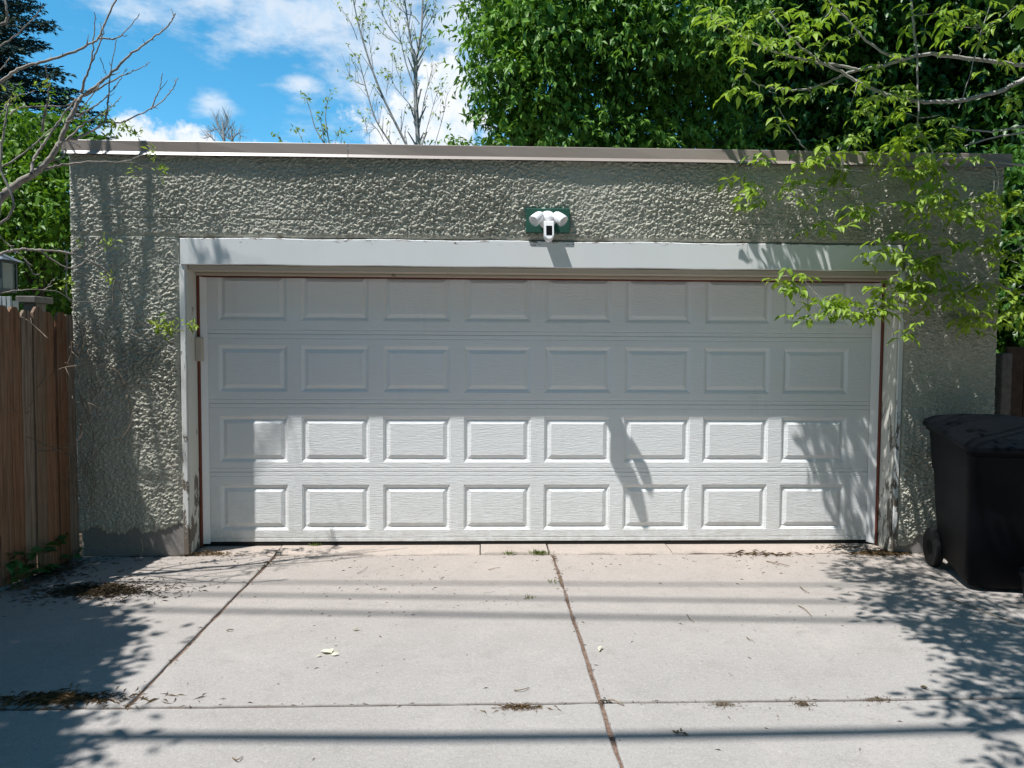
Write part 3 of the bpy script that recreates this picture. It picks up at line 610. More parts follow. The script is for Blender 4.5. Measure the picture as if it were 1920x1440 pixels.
# ------------------------------------------------------------------ bin and tub
def wheelie(loc, rz):
    t = empty('wheelie_bin', loc, 'large black wheeled bin with dappled lid beside the garage', 'bin', rz=rz)
    R_ = t.rotation_euler.to_matrix().to_4x4(); T = Matrix.Translation(loc) @ R_
    def rr(hx, y0, y1, r, n=5):
        P = []
        for cx_, cy_, a0 in ((hx-r, y1-r, 0), (-hx+r, y1-r, 90), (-hx+r, y0+r, 180), (hx-r, y0+r, 270)):
            for k in range(n+1): a = math.radians(a0+90*k/n); P.append((cx_+r*math.cos(a), cy_+r*math.sin(a)))
        return P
    def loft(name, secs, mat, cap=True):
        m = MB(); V = []; n = None
        for (hx, y0, y1, r, zf, zb) in secs:
            P = rr(hx, y0, y1, r); n = len(P)
            for x, y in P:
                k = (y-y0)/(y1-y0); V.append(T @ Vector((x, y, zf+(zb-zf)*k)))
        F = [(i*n+j, i*n+(j+1) % n, (i+1)*n+(j+1) % n, (i+1)*n+j) for i in range(len(secs)-1) for j in range(n)]
        F += [tuple(range(n-1, -1, -1)), tuple((len(secs)-1)*n+j for j in range(n))]
        m.add(V, F); return m.build(name, mat, t, True, 40)
    loft('body', [(.245, -.27, .20, .07, .02, .10), (.265, -.29, .24, .07, .05, .12), (.285, -.325, .29, .07, .45, .47), (.293, -.335, .30, .07, .62, .66), (.302, -.345, .31, .07, .64, .68), (.312, -.37, .34, .06, .84, .93), (.330, -.39, .36, .06, .85, .945), (.330, -.39, .36, .06, .878, .978)], MAT['bin'])
    lid = loft('lid', [(.345, -.44, .40, .09, .872, .972), (.350, -.445, .405, .10, .885, .985), (.345, -.44, .40, .10, .905, 1.005), (.30, -.38, .36, .10, .935, 1.03), (.20, -.25, .26, .10, .955, 1.048)], MAT['bin'])
    m = MB(); m.tube([T @ Vector((x, .43, .97)) for x in np.linspace(-.27, .27, 6)], .016, 8)
    for x in (-.24, .24): m.tube([T @ Vector((x, .33, .93)), T @ Vector((x, .43, .97))], .016, 8)
    m.build('handle', MAT['bin'], t, True, 50)
    for sx in (-1, 1):
        Mw = T @ Matrix.Translation((sx*.27, .27, .13)) @ Matrix.Rotation(math.pi/2, 4, 'Y')
        m = MB(); m.lathe([(.06, -.024), (.122, -.026), (.130, -.018), (.130, .018), (.122, .026), (.06, .024)], Mw, 28); w = m.build('wheel', MAT['rubber'], t, True, 40)
        m = MB(); m.lathe([(.001, -.027), (.05, -.0265), (.056, -.020), (.056, .020), (.05, .0265), (.001, .027)], Mw, 18); m.build('hub', MAT['bin'], t, True, 40)
    m = MB(); m.tube([T @ Vector((-.26, .27, .13)), T @ Vector((.26, .27, .13))], .012, 8); m.build('axle', MAT['grey'], t)
    m = MB(); m.box(.045, .16, -.372, -.352, .72, .79, T, .004)
    m.build('sticker', MAT['violet'], t)
    return t
wheelie((3.29, -.64, 0), math.radians(-11))
tb = empty('plastic_tub', (3.22, -1.24, 0), 'low black plastic tub at the foot of the wheeled bin', 'tub')
m = MB(); m.lathe([(.12, 0), (.125, .01), (.15, .19), (.158, .19), (.158, .215), (.145, .215), (.118, .03)], Matrix.Translation((3.22, -1.24, 0)), 24); m.build('shell', MAT['bin'], tb, True, 40)

# ------------------------------------------------------------------ leaf engines
LEAF_V = np.array([(0, 0, 0), (-.5, .40, .10), (0, .42, 0), (.5, .40, .10), (-.30, .74, .04), (0, .74, -.05), (.30, .74, .04), (0, 1, -.16)], float)
LEAF_F = np.array([(0, 2, 1), (0, 3, 2), (1, 2, 5), (1, 5, 4), (2, 3, 6), (2, 6, 5), (4, 5, 7), (5, 6, 7)])
LEAF_V4 = np.array([(0, 0, 0), (-.5, .45, .12), (0, .45, 0), (.5, .45, .12), (0, 1, -.14)], float)
LEAF_F4 = np.array([(0, 2, 1), (0, 3, 2), (1, 2, 4), (2, 3, 4)])
def frames(d, up):
    d = d/np.linalg.norm(d, axis=1, keepdims=True); x = np.cross(d, up); ln_ = np.linalg.norm(x, axis=1, keepdims=True)
    x = np.where(ln_ < 1e-4, np.array([[1., 0, 0]]), x/np.maximum(ln_, 1e-6)); n = np.cross(x, d); return x, d, n
def scatter(P, D, U, length, width, TV=LEAF_V4, TF=LEAF_F4):
    x, d, n = frames(D, U); L_ = np.asarray(length).reshape(-1, 1, 1); Wd = np.asarray(width).reshape(-1, 1, 1)
    V = P[:, None]+x[:, None]*(TV[None, :, 0:1]*Wd)+d[:, None]*(TV[None, :, 1:2]*L_)+n[:, None]*(TV[None, :, 2:3]*L_)
    F = TF[None]+(np.arange(len(P))*len(TV))[:, None, None]
    return V.reshape(-1, 3), F.reshape(-1, 3)
def merge(parts):
    V = []; F = []; b = 0
    for v, f in parts: V.append(v); F.append(f+b); b += len(v)
    return np.concatenate(V), np.concatenate(F)
def rdir(n, z=(-1, 1)):
    a = RNG.uniform(0, 2*np.pi, n); zz = RNG.uniform(*z, n); r = np.sqrt(np.maximum(0, 1-zz*zz)); return np.stack([r*np.cos(a), r*np.sin(a), zz], 1)
def lobes_foliage(lobes, per, leaf, wid, droop, shoots=9, inner=.35, shoot_len=.45, flat=.75, core=60):
    """shoots set on and inside rounded lobes, each hung with leaves"""
    out = []
    for (cx_, cy_, cz_, r) in lobes:
        ns = int(per*r*r); d = rdir(ns, (-.85, 1)); k = np.where(RNG.random(ns) < inner, RNG.uniform(.35, .85, ns), RNG.uniform(.85, 1.06, ns))
        bumps = 1+.30*np.sin(d[:, 0]*5.1+cx_*3)*np.sin(d[:, 2]*4.3+cz_)+.12*np.sin(d[:, 1]*9+cx_)
        P0 = np.array([cx_, cy_, cz_])+d*(r*k*bumps)[:, None]*np.array([1, 1, flat if flat else 1])
        sdv = d*.7+RNG.normal(0, .35, (ns, 3)); sdv[:, 2] -= droop*.7
        for j in range(shoots):
            t = (j+RNG.uniform(0, 1, ns))/shoots*shoot_len; q = P0+sdv*t[:, None]; q[:, 2] -= droop*.5*t*t/shoot_len
            dd = sdv*.4+RNG.normal(0, .6, (ns, 3)); dd[:, 2] -= droop*1.0
            U = RNG.normal(0, .5, (ns, 3))+np.array([0, 0, 1.0])+d*.35
            s_ = RNG.uniform(.65, 1.15, ns); out.append(scatter(q, dd, U, leaf*s_, wid*s_))
        if core:
            nc = int(core*r*r*r*18); d = rdir(nc); k = RNG.uniform(0, .74, nc)**.55; q = np.array([cx_, cy_, cz_])+d*(r*k)[:, None]*np.array([1, 1, flat])
            dd = RNG.normal(0, .6, (nc, 3)); dd[:, 2] -= droop; s_ = RNG.uniform(.8, 1.3, nc); out.append(scatter(q, dd, RNG.normal(0, 1, (nc, 3)), leaf*1.25*s_, leaf*.72*s_))
    return merge(out)
def limb_tree(m, base, top, lobes, r0, rnd=.12):
    pts = spline([base, (base[0]*.6+top[0]*.4+.1, base[1], base[2]+(top[2]-base[2])*.45), top], 5)
    m.tube(pts, np.linspace(r0, r0*.35, len(pts)), 9)
    for (a, b, c_, r) in lobes:
        k = min(len(pts)-1, max(1, int(len(pts)*np.clip((c_-base[2])/(top[2]-base[2])-.25, .1, .95)))); p = pts[k]; e = np.array((a, b, c_))
        mid = (p+e)/2+np.array([0, 0, .15*np.linalg.norm(e-p)]); sp_ = spline([p, mid, e], 4); m.tube(sp_, np.linspace(r0*.32, r0*.07, len(sp_)), 6)
        for _ in range(5):
            d = rdir(1)[0]*r*.85; q = spline([sp_[-3], (sp_[-2]+e)/2+d*.4, e+d], 3); m.tube(q, np.linspace(r0*.10, r0*.02, len(q)), 5)
def tree(name, label, base, top, lobes, r0, bark, leafm, per, leaf, wid, droop, cat='tree', group=None, **kw):
    t = empty(name, base, label, cat, group); m = MB(); limb_tree(m, base, top, lobes, r0); m.build('trunk', MAT[bark], t, True, 60)
    V, F = lobes_foliage(lobes, per, leaf, wid, droop, **kw); link('crown', mesh_np('crown', V, F, MAT[leafm]), t); return t

# big leafy tree with drooping leaves behind the roof
lb = []
for (px, py, Y, r) in ((945, 70, 6.2, .78), (952, 160, 6.0, .72), (962, 245, 6.2, .66), (955, 0, 6.6, .75), (1010, 70, 5.7, 1.0), (1040, 190, 5.9, .95), (1060, 285, 6.2, .8), (1120, 30, 5.8, 1.05), (1150, 140, 6.6, .9), (1160, 260, 6.3, .8),
                       (1240, 60, 6.0, 1.0), (1270, 190, 6.8, .9), (1260, 285, 6.5, .7), (1350, 30, 6.4, 1.0), (1340, 140, 7.0, .8), (1360, 270, 6.8, .7), (1000, -70, 6.4, .95), (1090, -90, 6.3, 1.1), (1230, -90, 6.5, 1.1), (1360, -80, 6.6, 1.1),
                       (1020, -190, 7.0, 1.1), (1180, -210, 7.0, 1.2), (1320, -200, 7.2, 1.2)):
    p = at(px, py, Y); lb.append((p[0], p[1]-.25*math.sin(px*.7), p[2], r*.86*(1+.12*math.sin(px+py))))
tree('leafy_tree', 'big tree with dense drooping dark green leaves behind the garage roof', (2.1, 7.0, 0), (2.2, 7.0, 6.6), lb, .16, 'bark_dark', 'leaf_peach', 300, .125, .049, .55, shoots=8, shoot_len=.26, flat=.9)
# darker trees further right
lc = []
for (px, py, Y, r) in ((1420, 60, 8.2, 1.3), (1430, 200, 8.4, 1.2), (1540, 40, 8.0, 1.3), (1560, 160, 8.3, 1.2), (1560, 280, 8.0, 1.1), (1660, 70, 8.0, 1.3), (1690, 200, 8.2, 1.3), (1700, 300, 8.0, 1.1), (1790, 30, 7.6, 1.3), (1810, 150, 7.9, 1.2), (1820, 270, 7.6, 1.2),
                       (1920, 60, 7.4, 1.4), (1930, 200, 7.4, 1.3), (1930, 320, 7.2, 1.2), (1460, -90, 8.0, 1.4), (1620, -100, 7.8, 1.4), (1790, -110, 7.6, 1.5), (1950, -90, 7.4, 1.5), (2060, 120, 7.2, 1.5), (1440, 300, 8.2, .9),
                       (1550, -220, 7.6, 1.6), (1740, -230, 7.4, 1.6), (1930, -240, 7.2, 1.6)):
    p = at(px, py, Y); lc.append((p[0], p[1], p[2], r))
tree('shade_tree', 'dark shaded tree filling the background above the right end of the roof', (7.0, 8.3, 0), (7.0, 8.2, 7.0), lc, .22, 'bark_dark', 'leaf_dark', 90, .15, .07, .55, shoots=8, shoot_len=.40, flat=.9)
ld = []
for (px, py, Y, r) in ((1925, 380, 2.6, .75), (1920, 480, 2.4, .7), (1930, 580, 2.2, .7), (1940, 660, 2.2, .6), (1990, 420, 2.5, .9), (2000, 560, 2.4, .9), (1900, 330, 3.4, .6), (2010, 700, 2.3, .7), (1900, 420, 4.5, .8), (1895, 560, 4.5, .8), (1900, 690, 4.5, .8), (1930, 760, 2.4, .6)):
    p = at(px, py, Y); ld.append((p[0], p[1], p[2], r))
tree('corner_shrub', 'dark shrub crowding the gap beside the garage corner', (4.9, 2.6, 0), (5.0, 2.6, 2.6), ld, .06, 'bark_dark', 'leaf_dark', 150, .10, .05, .4, cat='shrub', shoots=7, shoot_len=.3, core=150)
# light green shrub behind the picket fence
le = []
for (px, py, Y, r) in ((40, 260, 2.6, .55), (95, 290, 2.3, .5), (130, 270, 2.6, .45), (20, 340, 2.2, .6), (90, 370, 2.0, .5), (130, 340, 2.3, .4), (120, 430, 2.0, .4), (40, 430, 2.2, .6), (80, 480, 2.3, .45), (-30, 300, 2.4, .6), (-40, 420, 2.3, .7), (150, 410, 2.4, .5), (30, 520, 2.9, .5), (110, 530, 2.8, .5), (170, 300, 2.9, .35), (60, 570, 2.8, .4), (130, 590, 2.8, .4)):
    p = at(px, py, Y); le.append((p[0], p[1], p[2], r))
tree('bright_shrub', 'light green leafy shrub behind the picket fence', (-4.6, 2.5, 0), (-4.5, 2.5, 2.6), le, .06, 'bark_dark', 'leaf_shrub', 260, .068, .034, .25, cat='shrub', shoots=7, shoot_len=.22, core=120)
# low greenery just behind the roof line
lf = []
for (px, py, Y, r) in ((845, 275, 6.6, .22), (880, 290, 6.6, .28), (930, 285, 6.5, .25), (980, 300, 6.5, .2), (1100, 300, 6.4, .22), (1330, 275, 6.5, .25), (1390, 265, 6.5, .25)):
    p = at(px, py, Y); lf.append((p[0], p[1], p[2], r))
tree('roofline_shrub', 'low pale green sprigs just above the roof edge under the leafy tree', (1.2, 6.6, 0), (1.2, 6.6, 3.2), lf, .05, 'bark_dark', 'leaf_shrub', 330, .10, .04, .3, cat='shrub', shoots=6, shoot_len=.25)

hd = [(x+random.uniform(-.3, .3), 10.6+random.uniform(-.4, .6), z+random.uniform(-.2, .2), 1.3) for x in np.arange(-15, 16, 1.5) for z in (.8, 2.2)]
V, F = lobes_foliage(hd, 26, .2, .1, .4, shoots=6, shoot_len=.4, core=16)
tag(link('undergrowth', mesh_np('undergrowth', V, F, MAT['leaf_dark'])), 'dark mass of leaves closing the yard behind the garage', kind='stuff')
# ------------------------------------------------------------------ spruce
def spruce():
    X, Y, ZT = -10.0, 10.2, 10.6; t = empty('spruce_tree', (X, Y, 0), 'dark blue-green spruce rising at the upper left corner', 'tree')
    m = MB(); m.tube([(X, Y, 0), (X, Y, 5), (X, Y, ZT)], [.22, .13, .02], 8)
    P = []; D = []; U = []; Ln = []; z = 2.2
    while z < ZT-.2:
        R_ = .25+(ZT-z)*.50*(1-.25*max(0, (4-z)/4)); nb = 9 if z < 9 else 6
        for k in range(nb):
            a = 2*math.pi*(k+random.random()*.6)/nb+z*1.7; r = R_*random.uniform(.75, 1.08); o = np.array([math.cos(a), math.sin(a), 0]); pr = np.array([-o[1], o[0], 0])
            if o[1] > .75: continue
            axis = [np.array([X, Y, z])+o*r*s+np.array([0, 0, -.30*r*s+.22*r*s*s]) for s in np.linspace(0, 1, 7)]
            m.tube(axis, np.linspace(.022, .005, 7), 4)
            for s in np.arange(.18, 1.0, .055/max(r, .6)*.9):
                i = s*6; i0 = min(5, int(i)); p = axis[i0]*(1-(i-i0))+axis[i0+1]*(i-i0)
                for sg in (-1, 1):
                    tl = (.16+.42*r*.3*(1-s)+.10)*random.uniform(.7, 1.2); dd = pr*sg*.9+o*.55+np.array([0, 0, random.uniform(-.35, .12)])
                    dd = dd/np.linalg.norm(dd); nn = max(2, int(tl/.085))
                    for q in range(nn):
                        for e in (-1, 0, 1):
                            P.append(p+dd*(q*tl/nn)); v = dd+np.cross(dd, (0, 0, 1))*e*.75+np.array([0, 0, random.uniform(-.2, .35)]); D.append(v); U.append(rdir(1)[0]+np.array([0, 0, .8])); Ln.append(random.uniform(.08, .13))
        z += .26
    Ln = np.array(Ln); V, F = scatter(np.array(P), np.array(D), np.array(U), Ln, np.full(len(Ln), .030)); print('spruce', len(F))
    m.build('trunk', MAT['bark_dark'], t, True, 60); link('crown', mesh_np('crown', V, F, MAT['needle']), t)
spruce()

# ------------------------------------------------------------------ thin sparse trees over the roof
def pline(zoom, sc, ox, oy): return [(ox+x/sc, oy+y/sc) for x, y in zoom]
def thin_tree(name, label, Y, lines, base, r0, bark, leafs, lsize, seed, cat='tree', lmat='leaf_young', ntw=0, twl=.5, off=.0):
    rn = random.Random(seed); t = empty(name, base, label, cat); m = MB(); P = []; D = []
    for li, (pts, ra, rb) in enumerate(lines):
        q = [at(px, py, Y+off*math.sin(li*2.3)) for px, py in pts]
        sp_ = spline(q, 5); m.tube(sp_, np.linspace(ra, rb, len(sp_)), 5)
        for _ in range(int(ntw*len(q))):
            i = rn.randrange(1, len(sp_)); p = sp_[i]; ax = sp_[i]-sp_[i-1]; ax = ax/np.linalg.norm(ax)
            sd_ = np.array([rn.choice((-1, 1))*rn.uniform(.25, .7), rn.uniform(-.4, .4), rn.uniform(.1, .5)])+ax*.8; sd_ = sd_/np.linalg.norm(sd_); l = twl*rn.uniform(.35, 1.0)
            e = [p, p+sd_*l*.5+np.array([0, 0, .02]), p+sd_*l+np.array([0, 0, .1*l])]; m.tube(e, [rb*.8, rb*.6, rb*.35], 4)
            for k in range(rn.randrange(1, 1+leafs) if leafs else 0): P.append(e[rn.choice((1, 2, 2))]+np.array([rn.gauss(0, .02) for _ in range(3)])); D.append([rn.gauss(0, .7), rn.gauss(0, .7), rn.gauss(-.2, .6)])
        for k in range(leafs+1): P.append(sp_[-1]+np.array([rn.gauss(0, .03) for _ in range(3)])); D.append([rn.gauss(0, .8), rn.gauss(0, .8), rn.gauss(-.1, .6)])
    m.build('trunk', MAT[bark], t, True, 60)
    if P and leafs:
        P = np.array(P); s_ = RNG.uniform(.6, 1.2, len(P))*lsize; V, F = scatter(P, np.array(D), RNG.normal(0, .6, (len(P), 3))+[0, 0, 1], s_, s_*.42); link('crown', mesh_np('crown', V, F, MAT[lmat]), t)
    return t
Z2 = lambda *z: pline(z, 4, 480, 0)
sap = [(Z2((1218, 1150), (1215, 1100), (1205, 900), (1195, 700), (1197, 550), (1200, 450)), .045, .030), (Z2((1200, 450), (1225, 330), (1243, 200), (1250, 0), (1255, -160)), .026, .012),
       (Z2((1200, 460), (1165, 340), (1145, 220), (1115, 0), (1100, -120)), .020, .010), (Z2((1140, 1130), (1130, 1090), (1000, 830), (900, 600), (800, 300), (745, 80), (722, -60)), .026, .009),
       (Z2((1025, 1130), (1015, 1085), (900, 900), (835, 700), (800, 560), (765, 430)), .018, .006), (Z2((820, 640), (760, 620), (705, 575)), .008, .005), (Z2((1090, 320), (990, 190), (940, 80), (912, 5)), .010, .006),
       (Z2((1180, 640), (1120, 460), (1090, 320), (1060, 170)), .012, .005), (Z2((1080, 325), (990, 285), (905, 205)), .007, .004), (Z2((1270, 220), (1320, 130), (1350, 20)), .008, .005), (Z2((1230, 180), (1180, 120), (1120, 100), (1030, 20)), .008, .004),
       (Z2((1200, 860), (1150, 780), (1050, 660), (1005, 560)), .009, .004), (Z2((1225, 960), (1260, 760), (1300, 600), (1330, 480)), .009, .004), (Z2((1250, 1080), (1310, 860), (1360, 690)), .008, .004), (Z2((960, 1060), (900, 960), (840, 1000), (820, 890)), .007, .004),
       (Z2((1340, 1090), (1400, 880), (1440, 680)), .007, .003), (Z2((1100, 620), (1060, 540), (1050, 470)), .006, .003), (Z2((1215, 480), (1260, 350), (1275, 260)), .006, .003), (Z2((790, 260), (800, 160), (795, 95)), .006, .003), (Z2((760, 300), (725, 200), (690, 130)), .006, .003), (Z2((880, 520), (850, 300), (850, 220)), .006, .003),
       (Z2((975, 720), (985, 640), (1000, 580)), .005, .003)]
thin_tree('sparse_maple', 'slender young tree with sparse tiny leaves standing behind the roof', 7.6, sap, (-1.0, 7.6, 0), .05, 'bark_elder', 4, .075, 3, ntw=2.6, twl=.42, off=.3)
sp2 = [(Z2((560, 1130), (550, 1085), (522, 900), (528, 800), (540, 740)), .012, .005), (Z2((530, 1130), (515, 1080), (445, 960), (408, 830), (380, 750)), .012, .005), (Z2((520, 1100), (490, 930), (470, 870)), .006, .004), (Z2((620, 1130), (640, 1060), (640, 990)), .006, .003), (Z2((195, 1130), (185, 1060), (155, 1010)), .006, .003), (Z2((370, 1130), (350, 1060), (318, 990)), .006, .003), (Z2((590, 1120), (600, 1050), (600, 1000)), .005, .003), (Z2((520, 1120), (510, 1040), (505, 985)), .005, .003)]
thin_tree('roofline_sapling', 'short leafy shoots poking above the roof edge left of the slender tree', 7.0, sp2, (-3.4, 7.0, 0), .02, 'bark_elder', 7, .085, 5, cat='sapling', ntw=.9, twl=.14)
Z1 = lambda *z: pline(z, 3, 0, 0)
far = [(Z1((1260, 830), (1258, 770), (1255, 710), (1250, 660)), .14, .02), (Z1((1310, 820), (1305, 770), (1300, 720)), .12, .02), (Z1((1258, 780), (1220, 730), (1190, 740)), .06, .02), (Z1((1258, 760), (1225, 700), (1215, 660)), .06, .02), (Z1((1258, 740), (1280, 690), (1275, 650)), .06, .02), (Z1((1306, 780), (1340, 750), (1355, 770)), .05, .02), (Z1((1300, 790), (1270, 760), (1285, 730)), .05, .02), (Z1((1215, 800), (1185, 770), (1165, 775)), .05, .02)]
thin_tree('distant_bare_tree', 'small bare grey tree far beyond the roof under a white cloud', 55, far, tuple(at(420, 640, 55)*[1, 1, 0]), .2, 'bark_elder', 0, .1, 9, ntw=9, twl=.95, off=.6)

# ------------------------------------------------------------------ bare tree at the left, in front of the wall
def bare_tree():
    rn = random.Random(21); t = empty('bare_tree', (-4.3, -.95, 0), 'bare branching tree reaching in from the left over fence and wall', 'tree')
    H = np.array([-4.3, -.95, 1.95])
    m = MB(); tr = spline([(-4.25, -1.0, 0), (-4.35, -.95, 1.0), (-4.3, -.95, 1.95), (-4.1, -.9, 3.2), (-4.2, -.9, 5.0)], 5); m.tube(tr, np.linspace(.12, .05, len(tr)), 9); m.build('trunk', MAT['bark_bare'], t, True, 60)
    Z6 = lambda *z: pline(z, 4.8, 0, 440)
    br = [(Z1((0, 1120), (60, 1060), (180, 985), (250, 930), (320, 830), (370, 720), (430, 590), (460, 545), (560, 470), (640, 400), (720, 320), (800, 260), (880, 200), (950, 140), (985, 75)), -.85, -.65, .034, .005, H),
          (Z1((0, 460), (120, 385), (250, 345), (400, 300), (480, 260), (550, 215), (590, 130), (650, 0), (665, -60)), -.95, -.8, .014, .006, (-4.15, -.9, 2.9)), (Z1((550, 215), (650, 215), (700, 180), (785, 80)), -.82, -.8, .007, .003, None),
          (Z1((320, 830), (370, 785), (430, 780), (520, 735), (590, 690), (660, 690), (740, 665), (850, 610), (930, 550), (975, 490), (1000, 440)), -.8, -.55, .012, .0035, None), (Z1((850, 610), (890, 520), (915, 410)), -.6, -.6, .006, .003, None),
          (Z1((590, 690), (605, 600), (615, 480), (622, 400), (655, 220)), -.7, -.75, .008, .003, None), (Z1((370, 790), (480, 690), (560, 650), (620, 610), (685, 540)), -.8, -.6, .008, .003, None), (Z1((430, 650), (530, 600), (610, 530), (655, 480)), -.8, -.7, .008, .003, None),
          (Z1((440, 560), (570, 490), (680, 430), (780, 390), (840, 350)), -.75, -.6, .008, .003, None), (Z1((455, 520), (480, 440), (510, 370), (560, 250), (585, 170)), -.75, -.85, .010, .004, None), (Z1((515, 350), (530, 200), (535, 70)), -.78, -.8, .006, .003, None),
          (Z1((0, 260), (100, 190), (190, 100), (245, 30)), -1.0, -1.0, .008, .003, (-4.1, -.9, 3.1)), (Z1((235, 740), (255, 620), (275, 530), (265, 430), (255, 360)), -.9, -.95, .009, .004, None), (Z1((250, 955), (350, 930), (500, 910), (680, 910), (780, 880), (860, 855)), -.8, -.45, .010, .003, None),
          (Z1((680, 910), (760, 920), (890, 960)), -.55, -.4, .005, .002, None), (Z1((0, 950), (150, 850), (300, 720), (450, 655), (520, 600)), -1.0, -.8, .009, .003, (-4.2, -.95, 2.1)), (Z1((170, 990), (200, 880), (260, 790), (350, 650), (430, 560)), -.86, -.75, .013, .006, None),
          (Z1((60, 640), (120, 605), (250, 600), (380, 590), (430, 550)), -1.0, -.8, .006, .004, None), (Z1((0, 650), (60, 560), (200, 510)), -1.1, -1.0, .006, .003, (-4.1, -.95, 2.6)), (Z1((0, 920), (20, 760), (45, 610), (60, 560)), -1.1, -1.1, .010, .006, (-4.2, -.95, 1.9)), (Z1((0, 400), (60, 320)), -1.1, -1.1, .006, .003, (-4.1, -.9, 2.7)),
          (Z1((0, 140), (30, 130), (42, 70), (25, 0)), -1.3, -1.3, .010, .008, (-4.15, -.9, 3.1)), (Z1((275, 910), (340, 890), (370, 845), (345, 850)), -.8, -.75, .008, .004, None), (Z1((380, 790), (420, 805), (450, 828)), -.7, -.6, .005, .003, None), (Z1((560, 320), (590, 400), (610, 440)), -.75, -.7, .003, .002, None),
          (Z1((640, 500), (680, 440), (710, 385)), -.7, -.68, .004, .002, None), (Z1((560, 470), (500, 560), (440, 620)), -.75, -.8, .005, .003, None),
          (Z6((0, 175), (90, 150), (200, 130), (350, 140), (570, 155), (700, 195), (850, 260), (960, 330), (1050, 420), (1100, 520), (1150, 640), (1230, 760), (1330, 820), (1430, 860)), -.75, -.30, .013, .003, (-4.25, -1.0, 1.6)), (Z6((350, 140), (450, 210), (570, 285), (660, 295), (740, 260), (800, 200), (940, 120)), -.65, -.45, .008, .003, None),
          (Z6((595, 170), (600, 320), (598, 520), (640, 600), (720, 612)), -.6, -.55, .006, .003, None), (Z6((0, 530), (150, 500), (300, 495), (440, 505), (530, 515), (650, 590), (850, 610)), -.7, -.45, .006, .002, (-4.25, -1.0, 1.5)), (Z6((1035, 410), (1015, 600), (1040, 720), (1120, 830), (1200, 910), (1290, 940), (1400, 905), (1500, 880), (1700, 845)), -.42, -.25, .005, .003, None),
          (Z6((640, 165), (690, 120), (735, 75)), -.6, -.55, .004, .002, None), (Z6((400, 500), (440, 450), (490, 395)), -.7, -.7, .004, .002, None), (Z6((0, 20), (100, 110), (200, 200), (270, 300), (310, 365)), -.9, -.8, .005, .003, (-4.2, -.9, 2.0))]
    for pts, y0, y1, ra, rb, root in br:
        n = len(pts); q = [at(px, py, y0+(y1-y0)*k/max(1, n-1)) for k, (px, py) in enumerate(pts)]
        if root is not None: q = [np.array(root), q[0]+(q[0]-q[1])/np.linalg.norm(q[0]-q[1])*.35]+q
        sp_ = spline(q, 6); sp_ = [p+np.array([rn.gauss(0, .0022) for _ in range(3)]) for p in sp_]
        rr = (rb*.75+(ra*.85-rb*.75)*np.linspace(1, 0, len(sp_))**1.7)*np.array([1+.12*rn.random()*((i % 5) == 0) for i in range(len(sp_))]); mm = MB(); mm.tube(sp_, rr, 7)
        for i in range(4, len(sp_), 3):                      # buds and short spurs
            if rn.random() < .75:
                ax = sp_[i]-sp_[i-1]; ax = ax/(np.linalg.norm(ax)+1e-9); d = rdir(1)[0]*.8+ax*.7; l = rn.choice((.010, .014, .02, .045)); mm.tube([sp_[i], sp_[i]+d*l*.6, sp_[i]+d*l+np.array([0, 0, l*.2])], [rr[i]*.7+.0008, .0022, .0012], 4)
        mm.build('branch', MAT['bark_bare'], t, True, 60)
    for pts, t0, t1, r in ((((190, 290), (198, 360), (205, 430), (213, 520), (228, 630), (238, 730), (246, 860)), 1.2, 2.85, .026), (((215, 280), (222, 340), (226, 420), (222, 500)), 1.25, 1.8, .011), (((283, 270), (284, 330), (283, 400), (278, 470), (270, 560), (262, 640)), 1.2, 2.45, .016),
                           (((150, 480), (160, 540), (173, 586), (190, 640), (205, 720), (215, 790)), 1.75, 2.85, .017), (((250, 640), (270, 700), (290, 780), (300, 860)), 2.3, 3.0, .012), (((362, 440), (370, 470), (380, 505)), 2.0, 2.3, .006), (((414, 430), (416, 470), (419, 505)), 2.0, 2.4, .008), (((140, 330), (152, 400), (158, 470)), 1.3, 1.8, .012), (((236, 420), (243, 520), (262, 600), (285, 660)), 1.7, 2.35, .010)):
        q = []
        for k, (px, py) in enumerate(pts):
            w = at(px, py, -.01); tt = t0+(t1-t0)*k/(len(pts)-1); q.append(w+np.array([-.375*tt, -.2308*tt, tt]))
        q = q+[q[-1]+(q[-1]-q[-2])*.6, np.array([-4.2, -.9, 4.6])]; sp_ = spline(q, 5); sp_ = [p+np.array([rn.gauss(0, .004) for _ in range(3)]) for p in sp_]
        mm = MB(); mm.tube(sp_, np.linspace(r*.8, r*1.15, len(sp_)), 7)
        for i in range(3, len(sp_)-4, 3):
            d = rdir(1)[0]*.25; mm.tube([sp_[i], sp_[i]+d*.6+np.array([0, 0, .05]), sp_[i]+d+np.array([0, 0, .12])], [r*.35, r*.25, .002], 4)
        mm.build('branch', MAT['bark_bare'], t, True, 60)
    P = []; D = []; L_ = []
    for px, py, Y, n, s in ((202, 457, -.45, 16, .045), (200, 523, -.38, 16, .045), (127, 534, -.58, 22, .05), (302, 613, -.28, 34, .055), (318, 615, -.27, 26, .05), (362, 611, -.25, 20, .05), (287, 285, -.45, 14, .045), (302, 318, -.4, 20, .045), (252, 320, -.5, 10, .04), (78, 163, -1.0, 14, .04), (20, 188, -1.05, 14, .045), (165, 222, -.7, 10, .03), (207, 240, -.7, 26, .045), (245, 243, -.6, 26, .045), (150, 457, -.5, 6, .035)):
        c_ = at(px, py, Y)
        for _ in range(n): P.append(c_+RNG.normal(0, .018+.012*(n > 24), 3)); D.append(rdir(1)[0]+[0, 0, .2]); L_.append(s*rn.uniform(.6, 1.15))
    L_ = np.array(L_); V, F = scatter(np.array(P), np.array(D), RNG.normal(0, .5, (len(P), 3))+[0, -.2, 1], L_, L_*.36, LEAF_V, LEAF_F)
    link('young_leaves', mesh_np('young_leaves', V, F, MAT['leaf_young']), t)
